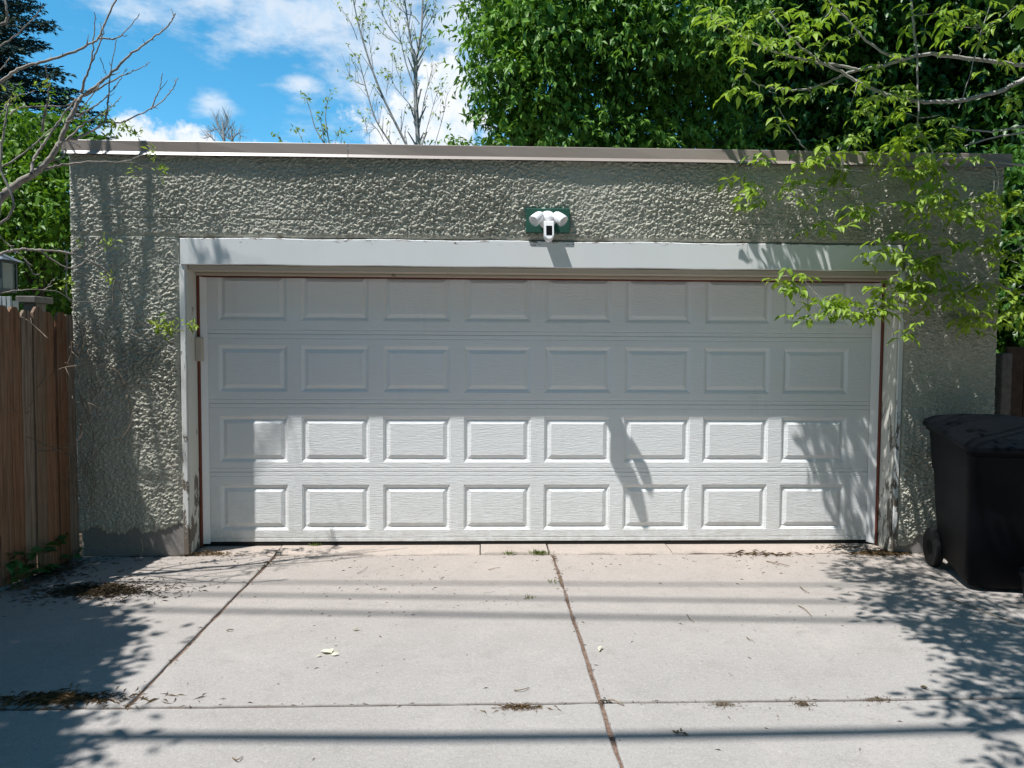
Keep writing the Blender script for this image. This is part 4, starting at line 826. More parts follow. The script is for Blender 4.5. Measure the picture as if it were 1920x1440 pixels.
bare_tree()

# ------------------------------------------------------------------ box elder at the right, in front of the wall
def compound(n, seed):
    rn = random.Random(seed); parts = []; pet = .055; V = []
    spots = [(pet+.055, 0, 0)]+[(pet+.012-.034*k, s, k) for k in range((n-1)//2) for s in (-1, 1)]
    P = []; D = []; U = []; L_ = []
    for y, s, k in spots:
        P.append((0, y, -.004)); a = s*(math.radians(rn.uniform(48, 70))); D.append((math.sin(a), math.cos(a), rn.uniform(-.55, -.15))); U.append((rn.gauss(0, .25), rn.gauss(0, .2), 1)); L_.append((.088 if s == 0 else .074)*rn.uniform(.88, 1.12))
    L_ = np.array(L_); parts.append(scatter(np.array(P), np.array(D), np.array(U), L_, L_*.40, LEAF_V, LEAF_F))
    st = np.array([(-.0012, -.01, 0), (.0012, -.01, 0), (.0010, pet+.055, -.004), (-.0010, pet+.055, -.004)]); parts.append((st, np.array([(0, 1, 2), (0, 2, 3)])))
    return merge(parts)
CVS = [compound(n, s) for s, n in enumerate((5, 5, 3, 5, 3, 5))]
CMESH = [mesh_np('leaf', v, f, MAT['leaf_elder']) for v, f in CVS]
def box_elder():
    rn = random.Random(5); TX, TY = 5.15, .55
    t = empty('box_elder_tree', (TX, TY, 0), 'sunlit tree with pale compound leaves hanging over the right of the garage', 'tree')
    m = MB(); tr = spline([(TX, TY, 0), (TX-.05, TY, 1.2), (TX+.05, TY-.1, 2.4), (TX-.1, TY-.3, 3.8), (TX-.4, TY-.9, 5.4)], 6); m.tube(tr, np.linspace(.17, .07, len(tr)), 10); m.build('trunk', MAT['bark_elder'], t, True, 60)
    Z4 = lambda *z: pline(z, 3.43, 1360, 0); Z5 = lambda *z: pline(z, 3.69, 1400, 380)
    br = [(Z4((1900, 520), (1750, 590), (1550, 640), (1400, 655), (1230, 650), (1080, 620), (950, 570), (830, 510), (700, 440), (600, 390), (540, 340), (470, 290), (390, 205), (280, 70)), -.25, -.55, .019, .005, (TX, TY-.2, 3.2)),
          (Z4((1900, 420), (1600, 380), (1290, 350), (1150, 385), (1000, 425), (850, 450), (740, 490), (620, 545), (500, 575), (380, 575), (260, 555), (170, 520), (100, 440)), -.15, -.60, .017, .003, (TX, TY-.2, 3.5)),
          (Z4((1150, 385), (1040, 350), (920, 270), (830, 180), (750, 90), (680, 20), (600, -80)), -.3, -.4, .010, .004, None), (Z4((850, 450), (730, 420), (600, 400), (450, 370), (350, 340), (220, 295), (60, 210), (-60, 140)), -.4, -.6, .010, .004, None),
          (Z4((1190, -60), (1215, 180), (1235, 400), (1240, 650), (1250, 850), (1330, 980), (1385, 1300), (1392, 1450)), -.5, -.6, .010, .003, (3.0, -.5, 4.3)), (Z4((1650, 180), (1600, 400), (1500, 700)), -.4, -.5, .004, .003, None),
          (Z4((1300, 1090), (1150, 1130), (1000, 1165), (870, 1200), (740, 1215), (600, 1215), (450, 1190), (330, 1170), (230, 1140), (200, 1080), (150, 1080)), -.30, -.42, .009, .003, (TX, TY-.3, 2.7)), (Z4((990, 1160), (900, 1100), (750, 1090), (640, 1055), (540, 980), (460, 890), (400, 800), (340, 690)), -.36, -.4, .006, .003, None),
          (Z4((1920, 810), (1720, 845), (1550, 830), (1460, 810)), .1, -.1, .010, .004, (TX, TY, 2.95)), (Z4((1920, 850), (1700, 890), (1540, 940)), .1, -.1, .010, .005, (TX, TY, 2.9)),
          (Z5((1920, 640), (1790, 585), (1680, 520), (1590, 450), (1500, 350), (1420, 240), (1330, 140), (1190, 0), (1080, -100)), -.35, -.45, .010, .003, (TX, TY-.3, 1.6)), (Z5((1680, 520), (1540, 600), (1340, 700), (1200, 720), (1040, 690), (900, 750), (800, 770), (680, 775), (600, 745), (520, 720), (400, 650), (360, 610)), -.42, -.50, .007, .0025, None),
          (Z5((560, 720), (480, 630), (400, 540), (355, 490)), -.5, -.5, .004, .002, None), (Z5((1200, 720), (1080, 765), (960, 760), (930, 745)), -.45, -.42, .004, .002, None), (Z5((1420, 240), (1350, 300), (1300, 330)), -.42, -.4, .003, .002, None), (Z5((1920, 300), (1780, 370), (1650, 440), (1590, 450)), -.3, -.4, .006, .003, (TX, TY-.2, 2.1)),
          (Z5((1920, 560), (1700, 705), (1560, 670)), -.3, -.4, .004, .002, (TX, TY-.2, 1.7)), (Z5((1920, 780), (1760, 800), (1600, 820)), -.3, -.4, .005, .002, (TX, TY-.2, 1.4)), (Z5((1190, 0), (1120, 40), (760, -10), (480, 110)), -.4, -.35, .004, .002, None), (Z4((620, 1215), (630, 1290), (635, 1350)), -.4, -.38, .003, .002, None), (Z4((870, 1205), (865, 1270), (845, 1330)), -.38, -.36, .003, .002, None)]
    pts3 = []; bm_ = []
    for pts, y0, y1, ra, rb, root in br:
        n = len(pts); q = [at(px, py, min(-.09, .48*(y0+(y1-y0)*k/max(1, n-1)))) for k, (px, py) in enumerate(pts)]
        if root is not None: q = [np.array(root), q[0]+(q[0]-q[1])/np.linalg.norm(q[0]-q[1])*.3]+q
        sp_ = spline(q, 6); mm = MB(); mm.tube([p+np.array([rn.gauss(0, .0025) for _ in range(3)]) for p in sp_], np.linspace(ra*.92, rb*.9, len(sp_)), 8); bm_.append(mm); pts3 += [(p, len(bm_)-1) for p in sp_]
    A = np.array([p for p, _ in pts3]); own = [b for _, b in pts3]
    c4 = [(110, 230), (90, 460), (40, 560), (200, 640), (330, 600), (540, 610), (570, 190), (540, 340), (700, 230), (830, 240), (930, 100), (480, 400), (760, 540), (880, 510), (900, 640), (930, 750), (800, 690), (1010, 660), (1060, 580), (1170, 560), (1190, 680), (1140, 720), (1200, 820), (1380, 740), (1440, 830), (1270, 880), (1170, 910), (1430, 920), (1060, 960), (1270, 1010), (1480, 1000), (1640, 1010), (1000, 1000), (640, 930), (330, 790), (600, 980), (680, 990), (250, 1020), (480, 1060), (400, 1130), (110, 1130), (180, 1190), (480, 1170), (420, 1250), (740, 1140), (690, 1240), (840, 1340), (730, 1030), (530, 1020), (1070, 1080), (1180, 1060), (1230, 1120), (1300, 1070), (1380, 1180), (1480, 1160), (1290, 1200), (1180, 1290), (1340, 1270), (1500, 1340), (1560, 1310), (1640, 1300), (1740, 1270), (1840, 1320), (1440, 1290), (240, 1300), (100, 1240), (830, 880), (780, 870), (1440, 120), (1550, 60), (1700, 40), (1880, 30), (1750, 400), (1870, 350), (1680, 200), (1500, 300), (1850, 650), (1200, 120), (1290, 50), (1400, 60), (1600, 150), (1120, 350), (980, 400), (610, 350), (360, 370), (150, 260), (60, 120), (-60, 150), (-20, 60), (200, 140), (330, 60), (450, 120), (640, 110), (760, 60), (0, 250), (-90, 60), (300, 240), (420, 250)]
    c5 = [(770, 30), (740, 55), (480, 120), (540, 130), (1100, 10), (1280, 50), (1480, 50), (1560, 10), (1700, 20), (1830, 20), (1550, 150), (1520, 250), (1680, 240), (1740, 320), (1660, 360), (1840, 210), (1900, 360), (1880, 420), (1180, 210), (1100, 215), (900, 310), (930, 370), (1040, 340), (1050, 420), (1140, 470), (1200, 460), (1260, 430), (1270, 370), (1360, 410), (1340, 320), (240, 510), (310, 500), (300, 570), (330, 620), (400, 740), (450, 660), (580, 660), (660, 640), (730, 700), (760, 650), (860, 660), (590, 790), (680, 790), (850, 790), (900, 740), (980, 690), (930, 570), (970, 560), (1100, 560), (1190, 550), (1110, 620), (1200, 670), (1290, 600), (1420, 560), (1430, 600), (1540, 590), (1640, 560), (1740, 530), (1840, 560), (1480, 650), (1400, 680), (1150, 860), (1540, 790), (1600, 780), (1690, 770), (1540, 850), (1820, 680), (1860, 720), (1830, 790), (1760, 700), (1640, 830)]
    lv = []
    for (px, py) in Z4(*c4)+Z5(*c5):
        r = at(px, py, -.2); k = np.argmin(np.linalg.norm((A-r)*[1, .3, 1], axis=1)); Yc = float(np.clip(A[k][1]+rn.uniform(-.16, .08), -.6, -.10)); c_ = at(px, py, Yc)
        k = np.argmin(np.linalg.norm(A-c_, axis=1)); p = A[k]; ln_ = np.linalg.norm(c_-p)
        if ln_ > .03: mid = (p+c_)/2+np.array([rn.gauss(0, .02), rn.gauss(0, .02), -.04*ln_]); sp_ = spline([p, mid, c_], 4); bm_[own[k]].tube(sp_, np.linspace(.0032, .0014, len(sp_)), 4)
        for j in range(rn.choice((3, 4, 5)) if (px > 1600 and 230 < py < 650) else rn.choice((3, 3, 4))):
            a = rn.uniform(0, 2*math.pi); d = Vector((math.cos(a), math.sin(a)*.8, rn.uniform(-.5, .05))); z = Vector((rn.gauss(0, .25), rn.gauss(-.12, .25), 1)); lv.append((c_-np.array(d)*.02+np.array([rn.gauss(0, .032) for _ in range(3)]), d, z, rn.uniform(.75, 1.15)))
    for mm in bm_: mm.build('branch', MAT['bark_elder'], t, True, 60)
    # crown above the picture that shades drive and wall
    up = []
    def over(px, py, z, n, r):
        n = int(n*1.6); g = gnd(px, py); c_ = np.array([g[0]-.375*z, g[1]-.2308*z, z]); ps = c_+RNG.normal(0, r*.55, (n, 3))*[1, 1, .9]
        for p in ps: a = rn.uniform(0, 6.28); up.append((p, Vector((math.cos(a), math.sin(a), rn.uniform(-.5, .1))), Vector((rn.gauss(0, .3), rn.gauss(0, .3), 1)), rn.uniform(.75, 1.15)))
        return c_
    tips = []
    for px, py, z, n, r in ((1640, 1085, 3.55, 16, .20), (1690, 1085, 3.6, 26, .26), (1700, 1130, 3.5, 34, .26), (1780, 1125, 3.7, 34, .30), (1760, 1175, 3.5, 30, .24), (1850, 1165, 3.6, 36, .30), (1900, 1190, 3.6, 30, .28), (1840, 1215, 3.5, 22, .20), (1900, 1255, 3.5, 24, .22), (1830, 1265, 3.4, 12, .16), (1890, 1310, 3.4, 20, .2), (1850, 1335, 3.4, 10, .14), (1960, 1230, 3.6, 40, .35), (1990, 1130, 3.6, 40, .35), (1930, 1400, 3.4, 16, .2),
                            (1640, 1060, 3.9, 18, .25), (1740, 1062, 4.0, 30, .3)): tips.append(over(px, py, z, n, r))
    def overw(X, Z, z, n, r):       # leaves that shade the wall point (X, Z)
        dz = z-Z; c_ = np.array([X-.375*dz, -.2308*dz, z]); ps = c_+RNG.normal(0, r*.55, (n, 3))*[1, .8, .8]
        for p in ps: a = rn.uniform(0, 6.28); up.append((p, Vector((math.cos(a), math.sin(a), rn.uniform(-.5, .1))), Vector((rn.gauss(0, .3), rn.gauss(0, .3), 1)), rn.uniform(.75, 1.15)))
        return c_
    for X, Z, z, n, r in ((3.2, 1.9, 3.9, 9, .3), (3.6, 1.5, 3.9, 18, .2), (3.25, 1.25, 3.8, 7, .2), (3.62, .9, 3.8, 16, .18), (3.6, 2.2, 4.1, 18, .22), (3.25, 2.5, 4.2, 10, .3), (3.6, .4, 3.8, 12, .18), (3.2, .7, 3.8, 5, .2)): tips.append(overw(X, Z, z, n, r))
    root = np.array([TX-.2, TY-.5, 4.2])
    for c_ in tips:
        mm = MB(); mid = (root+c_)/2+np.array([0, -.1, .25]); sp_ = spline([root, mid, c_], 6); mm.tube(sp_, np.linspace(.022, .004, len(sp_)), 6)
        mm.build('branch', MAT['bark_elder'], t, True, 60)
    rn.shuffle(lv)
    def mat4(p, d, z, s):
        d = d.normalized(); x = d.cross(z).normalized(); n = x.cross(d); M_ = Matrix((x*s, d*s, n*s)).transposed().to_4x4(); M_.translation = Vector(p); return M_
    for i, (p, d, z, s) in enumerate(lv[:300]):
        o = bpy.data.objects.new('leaf', CMESH[i % 6]); COL.objects.link(o); o.parent = t; o.matrix_parent_inverse = Matrix.Translation(t.location).inverted(); o.matrix_basis = mat4(p, d, z, s)
    rest = []
    for i, (p, d, z, s) in enumerate(lv[300:]+up):
        v, f = CVS[i % 6]; M_ = np.array(mat4(p, d, z, s)); rest.append((v@M_[:3, :3].T+M_[:3, 3], f))
    V, F = merge(rest); tag(link('foliage', mesh_np('foliage', V, F, MAT['leaf_elder']), t), kind='stuff')
    print('elder leaves', len(lv), len(up))
box_elder()
# leafy tree beyond the picket fence, its shade falls on the left of the drive
def shade_left():
    t = empty('overhanging_tree', (-5.2, -2.9, 0), 'leafy tree beyond the fence whose shade dapples the left of the drive', 'tree')
    C_ = []
    for px, py, z, n, r in ((40, 1150, 4.1, 130, .20), (130, 1150, 4.0, 90, .14), (70, 1200, 4.0, 160, .26), (150, 1205, 3.9, 100, .16), (40, 1265, 4.0, 150, .22), (-20, 1130, 4.2, 160, .3), (20, 1430, 4.0, 80, .16), (20, 1170, 4.2, 120, .34), (120, 1165, 4.0, 110, .26), (195, 1180, 3.9, 40, .12), (60, 1240, 4.1, 120, .30), (150, 1235, 3.9, 70, .18), (190, 1270, 3.9, 22, .09), (195, 1295, 3.9, 16, .07), (100, 1280, 4.0, 40, .14), (20, 1290, 4.1, 70, .22), (20, 1340, 4.0, 50, .16), (85, 1350, 4.0, 18, .09), (20, 1400, 4.0, 60, .2), (65, 1420, 4.0, 14, .08), (-60, 1300, 4.2, 120, .4), (-80, 1200, 4.2, 130, .45), (-60, 1420, 4.2, 120, .4), (225, 1195, 3.9, 8, .05), (240, 1180, 3.9, 6, .04)):
        g = gnd(px, py); C_.append((g[0]-.375*z, g[1]-.2308*z, z, n, r))
    m = MB(); b = np.array([-5.2, -2.9, 0.]); tr = spline([b, b+[0.05, 0, 1.8], b+[.2, 0, 3.4], b+[.3, .05, 5]], 5); m.tube(tr, np.linspace(.12, .04, len(tr)), 8); P = []
    for x, y_, z, n, r in C_:
        c_ = np.array([x, y_, z]); sp_ = spline([tr[8], (tr[8]+c_)/2+[0, 0, .2], c_], 4); m.tube(sp_, np.linspace(.03, .006, len(sp_)), 5); P.append(c_+RNG.normal(0, .6, (int(n*3.4), 3))*[r, r, r])
    P = np.concatenate(P); n = len(P); L_ = RNG.uniform(.06, .10, n); m.build('trunk', MAT['bark_dark'], t, True, 60)
    V, F = scatter(P, rdir(n, (-.8, .3)), RNG.normal(0, .5, (n, 3))+[0, 0, 1], L_, L_*.5, LEAF_V, LEAF_F); A_ = (V, F)
    B_ = lobes_foliage([(-5.6, -1.2, 5.2, 1.1), (-5.9, -3.0, 5.4, 1.3), (-5.4, -4.6, 5.0, 1.2), (-6.6, -2.2, 6.6, 1.4), (-6.8, -4.4, 6.4, 1.4), (-5.0, -6.0, 4.6, 1.1), (-6.6, -.2, 5.4, 1.2), (-7.4, -3.2, 8.2, 1.5), (-7.2, -5.4, 7.8, 1.5), (-7.6, -1.0, 7.6, 1.5), (-6.4, -3.0, 4.2, 1.1), (-5.2, -2.6, 3.6, .8), (-5.3, -4.2, 3.4, .9), (-4.9, -1.2, 3.4, .6)], 30, .14, .07, .3, shoots=6, core=25)  # extra crown lobes added out of view to cut sky light on the left
    V, F = merge([A_, B_]); link('crown', mesh_np('crown', V, F, MAT['leaf_shrub']), t)
shade_left()
for lab, bx, by, lo in (('added unseen tree behind the viewer on the left, cutting sky light', -5.0, -10.5, ((-6.5, -10, 2.6, 2.1), (-3.6, -10, 2.4, 2.0), (-5.2, -9.6, 5.2, 2.3), (-3.0, -9.6, 6.6, 2.1), (-7.5, -9.0, 6.4, 2.3), (-5, -9.4, 8.6, 2.2), (-8.6, -6.6, 7.2, 2.0), (-3.2, -8.6, 9.2, 1.6))),
                        ('added unseen tree facing the garage, cutting sky light on its door', .5, -10.8, ((-.9, -10, 2.4, 2.1), (1.7, -10, 2.6, 2.1), (.2, -9.8, 5.4, 2.3), (2.6, -9.6, 6.6, 2.2), (.8, -9.2, 8.6, 2.2), (-1.0, -8.9, 9.0, 1.7), (2.6, -8.6, 9.2, 1.6))),
                        ('added unseen tree opposite the bins, cutting sky light', 6.0, -10.5, ((4.4, -10, 2.4, 2.1), (7, -10, 2.6, 2.1), (5.4, -9.8, 5.4, 2.3), (7.8, -9, 6, 2.3), (5.6, -9.0, 8.4, 2.2), (9.5, -8.5, 3.2, 2.2), (9, -6.5, 6.2, 2.1))),
                        ('added unseen tree out to the right of the bins, cutting sky light', 8.2, -2.2, ((7.6, -4.6, 5.0, 1.7), (7.2, -2.2, 5.6, 1.8), (7.4, .4, 5.2, 1.8), (8.8, -3.6, 7.0, 1.9), (8.6, -.8, 7.4, 2.0), (7.2, -1.4, 7.6, 1.6), (7.8, -3.4, 2.6, 1.6), (8.2, -.6, 2.8, 1.6), (6.6, -3.0, 4.2, 1.2)))):
    tree('sky_block_tree', lab, (bx, by, 0), (bx, by, 7), lo, .2, 'bark_dark', 'leaf_dark', 16, .34, .2, .4, group='added trees that block sky light', shoots=6, shoot_len=.8, core=5)  # trees added out of view to block sky light and deepen the shade

# ------------------------------------------------------------------ overhead cables along the alley
def cables():
    k = .2308
    for i, (pts, z, r, lab) in enumerate((
        (((100, 1380), (960, 1383), (1900, 1365)), 7.5, .036, 'thick black overhead cable casting the dark line across the near drive'),
        (((300, 1115), (960, 1122), (1500, 1128)), 12.0, .022, 'thin overhead cable casting the middle of the three faint lines'),
        (((300, 1145), (960, 1155), (1500, 1162)), 12.5, .028, 'thin overhead cable casting the faint line nearest the camera of three'),
        (((300, 1092), (960, 1094), (1500, 1097)), 13.0, .018, 'thin overhead cable casting the faint line closest to the garage'))):
        P = []
        for px, py in pts: g = gnd(px, py); P.append((g[0]-.375*z, g[1]-k*z))
        co = np.polyfit([p[0] for p in P], [p[1] for p in P], 1 if i else 2); q = []
        lin = np.polyfit([p[0] for p in P], [p[1] for p in P], 1)
        for x in np.linspace(-26, 26, 60):
            xx = np.clip(x, -4.5, 1.5); yv = np.polyval(co, xx)+(x-xx)*lin[0]; q.append((x, yv, z+.0011*(x-0)**2))
        m = MB(); m.tube(q, r, 8); tag(m.build('overhead_cable', MAT['cable'], None, True), lab, 'cable', 'overhead cables along the alley')
cables()

# ------------------------------------------------------------------ litter, weeds, twigs
def heap(name, label, px, py, n, sx, sy, mat, ln, hz=.02, cat='litter', z0=.0):
    c_ = gnd(px, py); tl = np.where(RNG.random(n) < .3, 1.9, .8); P = c_+np.stack([RNG.normal(0, sx, n)*tl, RNG.normal(0, sy, n)*tl, np.abs(RNG.normal(0, hz, n))+.002+z0], 1); P[:, 2] *= np.exp(-((P[:, 0]-c_[0])/sx/1.6)**2)*.9+.1
    a = RNG.uniform(0, 6.28, n); D = np.stack([np.cos(a), np.sin(a), RNG.normal(0, .12, n)], 1); L_ = RNG.uniform(.5, 1.2, n)*ln
    V, F = scatter(P, D, RNG.normal(0, .4, (n, 3))+[0, 0, 1], L_, np.full(n, .0026)); V[:, 2] = np.maximum(V[:, 2], .001)
    return tag(link(name, mesh_np(name, V, F, MAT[mat])), label, cat, kind='stuff')
heap('pine_needles', 'brown pine needles heaped at the left of the cross joint', 100, 1312, 700, .12, .020, 'straw', .06, .004)
heap('pine_needles', 'small clump of dry needles in the middle of the cross joint', 975, 1328, 150, .045, .008, 'straw', .035, .006)
heap('pine_needles', 'dry grass and needles swept against the right door jamb', 1650, 1038, 900, .10, .032, 'straw', .045, .006)
heap('pine_needles', 'scattered straw at the right end of the door sill', 1580, 1028, 260, .17, .035, 'straw', .035, .006, z0=.006)
heap('pine_needles', 'dark drift of needles in the fence shade', 185, 1108, 2600, .13, .055, 'speck', .05, .004)
heap('dry_leaves', 'reddish leaf bits along the foot of the right wall', 1715, 1032, 260, .10, .02, 'straw', .04, .01)
heap('pine_needles', 'dry needles gathered at the foot of the left jamb', 390, 1040, 320, .10, .02, 'straw', .04, .01)
heap('dry_leaves', 'dead leaf litter strewn along the foot of the picket fence', 95, 1075, 900, .10, .18, 'speck', .05, .01)
heap('dry_leaves', 'flat brown scraps lying before the sill near the jamb', 1430, 1040, 90, .16, .03, 'straw', .07, .006)
for px, py, s in ((1355, 1322, .05), (1505, 1321, .03), (1645, 1313, .05)): heap('moss_patch', 'grey moss and grit patch in the right half of the cross joint' if s == .05 and px < 1400 else ('tiny grit patch in the cross joint between two larger ones' if s < .04 else 'brown grit patch in the cross joint nearest the bins'), px, py, 260, s*.6, .012, 'speck', .012, .004)
def debris():
    n = 2800; x = RNG.uniform(-3.1, 3.9, n); yv = -np.abs(RNG.gamma(1.0, 1.0, n))*.75; yv = np.where(RNG.random(n) < .25, RNG.uniform(-3.6, -.02, n), yv); ok = (yv > -3.7) & (fbm(x*1.7, yv*2.2, 91, 3)+np.clip(yv+.4, 0, .4)*.7+np.clip(x-1.6, 0, 1)*.12 > RNG.uniform(.36, .62, n)); x = x[ok]; yv = yv[ok]; n = len(x)
    k = RNG.random(n) < .45; jx = RNG.choice([-1.46, .498], n); m_ = RNG.random(n) < .22; x = np.where(m_, jx+RNG.normal(0, .012, n), x); m2 = RNG.random(n) < .1; yv = np.where(m2, YJ+RNG.normal(0, .012, n), yv)
    P = np.stack([x, yv, np.full(n, .0015)], 1); a = RNG.uniform(0, 6.28, n); D = np.stack([np.cos(a), np.sin(a), np.full(n, .02)], 1)
    L_ = np.where(k, RNG.uniform(.012, .035, n), RNG.uniform(.004, .011, n)); Wd = np.where(k, .0035, L_*.8); V, F = scatter(P, D, np.tile([0, 0, 1.], (n, 1))+RNG.normal(0, .2, (n, 3)), L_, Wd); V[:, 2] = np.maximum(V[:, 2], .0012)
    tag(link('leaf_litter', mesh_np('leaf_litter', V, F, MAT['speck'])), 'fine crumbs of bark and leaf scattered over the drive', kind='stuff')
debris()
def twig(pts, r, label):
    q = [gnd(px, py, r+.002+(.006*(k % 2))) for k, (px, py) in enumerate(pts)]; m = MB(); sp_ = spline(q, 4); m.tube(sp_, np.linspace(r, r*.5, len(sp_)), 5)
    tag(m.build('twig', MAT['twig'], None, True), label, 'twig', 'twigs on the drive')
for p, r, l in ((((1500, 1100), (1508, 1106), (1518, 1112)), .003, 'short pale twig lying on the sunlit drive left of the tree shade'), (((1497, 1135), (1510, 1142), (1522, 1155)), .003, 'bent twig just below the short pale one'), (((1288, 1152), (1294, 1160), (1302, 1166)), .0025, 'thin dark twig on the right-hand slab'), (((1400, 1194), (1405, 1198), (1412, 1201)), .0025, 'small straight twig in the middle of the right-hand slab'),
                (((964, 1294), (978, 1293), (992, 1289)), .003, 'straight twig lying above the needle clump on the middle slab'), (((1140, 1312), (1152, 1313), (1170, 1322)), .004, 'dark twig across the joint crossing'), (((1775, 1120), (1830, 1140), (1890, 1163), (1918, 1172)), .004, 'long pale twig in the shade in front of the bin'), (((436, 1420), (445, 1424), (455, 1418)), .003, 'short twig at the bottom of the picture near the left'),
                (((1437, 1052), (1460, 1056), (1480, 1061)), .004, 'flat brown sliver before the sill'), (((916, 1068), (928, 1065), (938, 1064)), .0025, 'tiny curved twig close to the sill'), (((1262, 1370), (1275, 1374), (1285, 1373)), .004, 'curled brown twig above the thick cable shadow'), (((425, 1182), (432, 1180), (438, 1181)), .004, 'stubby dark twig near the left joint'), (((670, 1075), (680, 1070), (690, 1062)), .002, 'hair-thin twig lying near the sill left of centre')): twig(p, r, l)
def flakes(name, label, px, py, n, s, mat='paper', spread=.03):
    c_ = gnd(px, py, .004); P = c_+np.stack([RNG.normal(0, spread, n), RNG.normal(0, spread*.7, n), RNG.uniform(0, .006, n)], 1); a = RNG.uniform(0, 6.28, n); L_ = RNG.uniform(.6, 1.2, n)*s
    t = empty(name, tuple(c_), label, 'leaf')
    for i in range(n):
        V, F = scatter(P[i:i+1], np.array([[math.cos(a[i]), math.sin(a[i]), RNG.uniform(.0, .25)]]), RNG.normal(0, .5, (1, 3))+[0, 0, 1], L_[i:i+1], L_[i:i+1]*.5, LEAF_V, LEAF_F); V[:, 2] = np.maximum(V[:, 2], .0015)
        link('blade', mesh_np('blade', V, F, MAT[mat]), t)
flakes('torn_leaf', 'pale torn leaf lying alone in the middle of the centre slab', 615, 1224, 5, .048)
flakes('fallen_leaf', 'tiny white leaf above the torn one', 660, 1182, 1, .035, spread=.002); flakes('fallen_leaf', 'small white leaf just right of the long joint', 1119, 1218, 2, .035, spread=.008); flakes('fallen_leaf', 'brown curled leaf on the right slab above the cross joint', 1722, 1287, 2, .04, 'straw', .008); flakes('fallen_leaf', 'olive dead leaf at the cross joint below the right slab', 1280, 1372, 3, .03, 'speck', .02)
def tuft(name, label, c_, n, h, sp, mat='grass', w=.004, cat='grass tuft'):
    P = np.array(c_)+np.stack([RNG.normal(0, sp, n), RNG.normal(0, sp*.5, n), np.zeros(n)], 1); D = RNG.normal(0, .5, (n, 3)); D[:, 2] = RNG.uniform(.5, 1.1, n); L_ = RNG.uniform(.4, 1.1, n)*h
    V, F = scatter(P, D, rdir(n), L_, np.full(n, w)); tag(link(name, mesh_np(name, V, F, MAT[mat])), label, cat, kind='stuff')
tuft('grass_tuft', 'green grass tuft at the head of the long joint', gnd(1010, 1040), 90, .05, .03); tuft('grass_tuft', 'thin dry grass tuft left of the green one', gnd(955, 1040), 40, .04, .03); tuft('grass_tuft', 'small green weed at the door foot left of centre', gnd(592, 1024, .008), 40, .04, .015); tuft('grass_tuft', 'green sprig lying by the long joint', gnd(1038, 1093), 14, .035, .02); tuft('grass_tuft', 'small olive sprig left of the long joint', gnd(992, 1122), 18, .03, .02)
def weed():
    P = []; D = []; L_ = []
    for px, py, n in ((40, 1095, 26), (65, 1080, 22), (20, 1105, 20), (90, 1062, 16), (120, 1052, 14)):
        c_ = gnd(px, py)
        for _ in range(n): a = random.uniform(0, 6.28); z = random.uniform(.03, .20); P.append(c_+np.array([math.cos(a)*.05, math.sin(a)*.05-.0, z])); D.append((math.cos(a), math.sin(a), random.uniform(-.3, .5))); L_.append(random.uniform(.05, .11))
    L_ = np.array(L_); V, F = scatter(np.array(P), np.array(D), RNG.normal(0, .4, (len(P), 3))+[0, 0, 1], L_, L_*.6, LEAF_V, LEAF_F)
    t = empty('weed', tuple(gnd(50, 1088)), 'dark broad-leaved weed growing at the foot of the picket fence', 'weed'); link('leaves', mesh_np('leaves', V, F, MAT['leaf_weed']), t)
    m = MB()
    for p in P[::3]:
        m = MB(); m.tube([(p[0]*.9+P[0][0]*.1, p[1], 0), tuple(p)], .002, 4); m.build('stem', MAT['leaf_weed'], t)
weed()
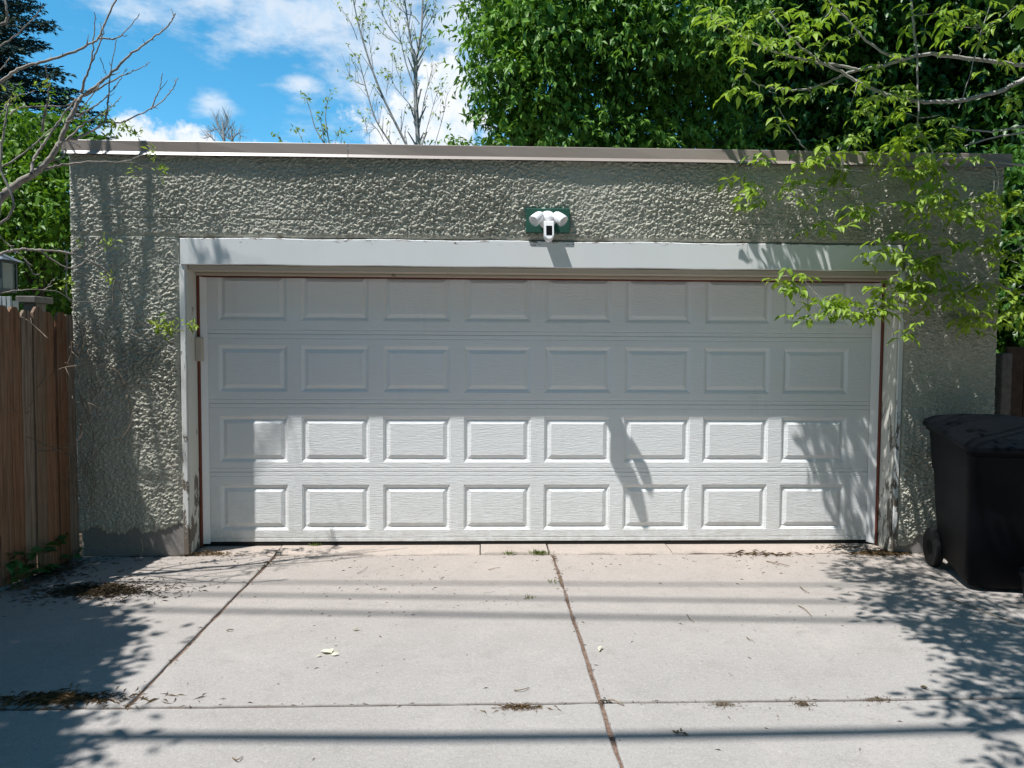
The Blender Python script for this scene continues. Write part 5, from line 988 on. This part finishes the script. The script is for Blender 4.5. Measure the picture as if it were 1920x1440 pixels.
def vine():
    t = empty('dry_vine', (-2.78, -.12, 0), 'tangle of bare dry vine stems in the corner of fence and wall', 'vine'); rn = random.Random(8)
    Z6 = lambda *z: pline(z, 4.8, 0, 440); Z7 = lambda *z: pline(z, 4, 0, 740)
    L_ = [(Z6((230, 760), (330, 840), (440, 940)), -.55), (Z6((570, 1230), (640, 1080), (650, 960), (720, 1100)), -.3), (Z6((640, 650), (720, 740), (760, 900), (800, 1100), (830, 1400)), -.1), (Z6((660, 700), (720, 850), (740, 980), (720, 1100)), -.12), (Z6((300, 1430), (430, 1280), (560, 1200), (700, 1180)), -.4), (Z6((800, 1060), (900, 1130), (1050, 1220), (1110, 1320), (1140, 1440)), -.08), (Z6((980, 1180), (1060, 1235)), -.07),
          (Z7((0, 375), (150, 400), (300, 420), (440, 415), (540, 385), (620, 290), (600, 220)), -.45), (Z7((0, 530), (50, 545), (90, 530)), -.6), (Z7((40, 300), (60, 180), (140, 60)), -.6), (Z7((160, 180), (220, 90), (260, 10)), -.5), (Z7((540, 0), (570, 160), (610, 210), (680, 150), (660, 60)), -.25), (Z7((480, 430), (520, 480), (500, 700), (530, 820)), -.35), (Z7((950, 0), (990, 160), (950, 280), (880, 335), (800, 360), (740, 420), (700, 465)), -.07), (Z7((600, 0), (640, 120), (700, 300), (690, 500), (720, 700)), -.06),
          (Z7((620, 440), (680, 560), (700, 700), (640, 900)), -.08), (Z7((1050, 1080), (1070, 1150), (1040, 1230), (980, 1275)), -.15), (Z7((540, 1230), (600, 1150), (680, 1130)), -.2), (Z7((130, 380), (200, 320), (350, 380), (460, 430)), -.5), (Z7((640, 120), (600, 330), (640, 600)), -.1)]
    for pts, Y in L_:
        q = [at(px, py, Y+rn.uniform(-.03, .03)) for px, py in pts]; sp_ = spline(q, 5); m = MB(); m.tube(sp_, np.linspace(.0034, .0018, len(sp_)), 5)
        for _ in range(3):
            i = rn.randrange(len(sp_)); d = rdir(1)[0]*rn.uniform(.03, .14); m.tube([sp_[i], sp_[i]+d*.5+np.array([0, -.01, .01]), sp_[i]+d], [.0018, .0015, .001], 4)
        m.build('stem', MAT['vine'], t, True)
    for k in range(46):                                  # wispy stalks massed in the corner
        x = -2.83+abs(rn.gauss(0, .10)); z = rn.uniform(.6, 1.65); y0 = -rn.uniform(.05, .2); a = np.array([x, y0, z]); b = a+np.array([rn.gauss(.03, .05), rn.gauss(0, .03), -rn.uniform(.12, .4)])
        m = MB(); m.tube(spline([a, (a+b)/2+[rn.gauss(0, .03), -.02, 0], b], 4), .0016, 4); m.build('stem', MAT['vine'], t, True)
vine()
print('objects', len(bpy.data.objects), 'tris', sum(sum(len(p.vertices)-2 for p in me.polygons) if len(me.polygons) < 2000 else len(me.polygons)*2 for me in bpy.data.meshes))
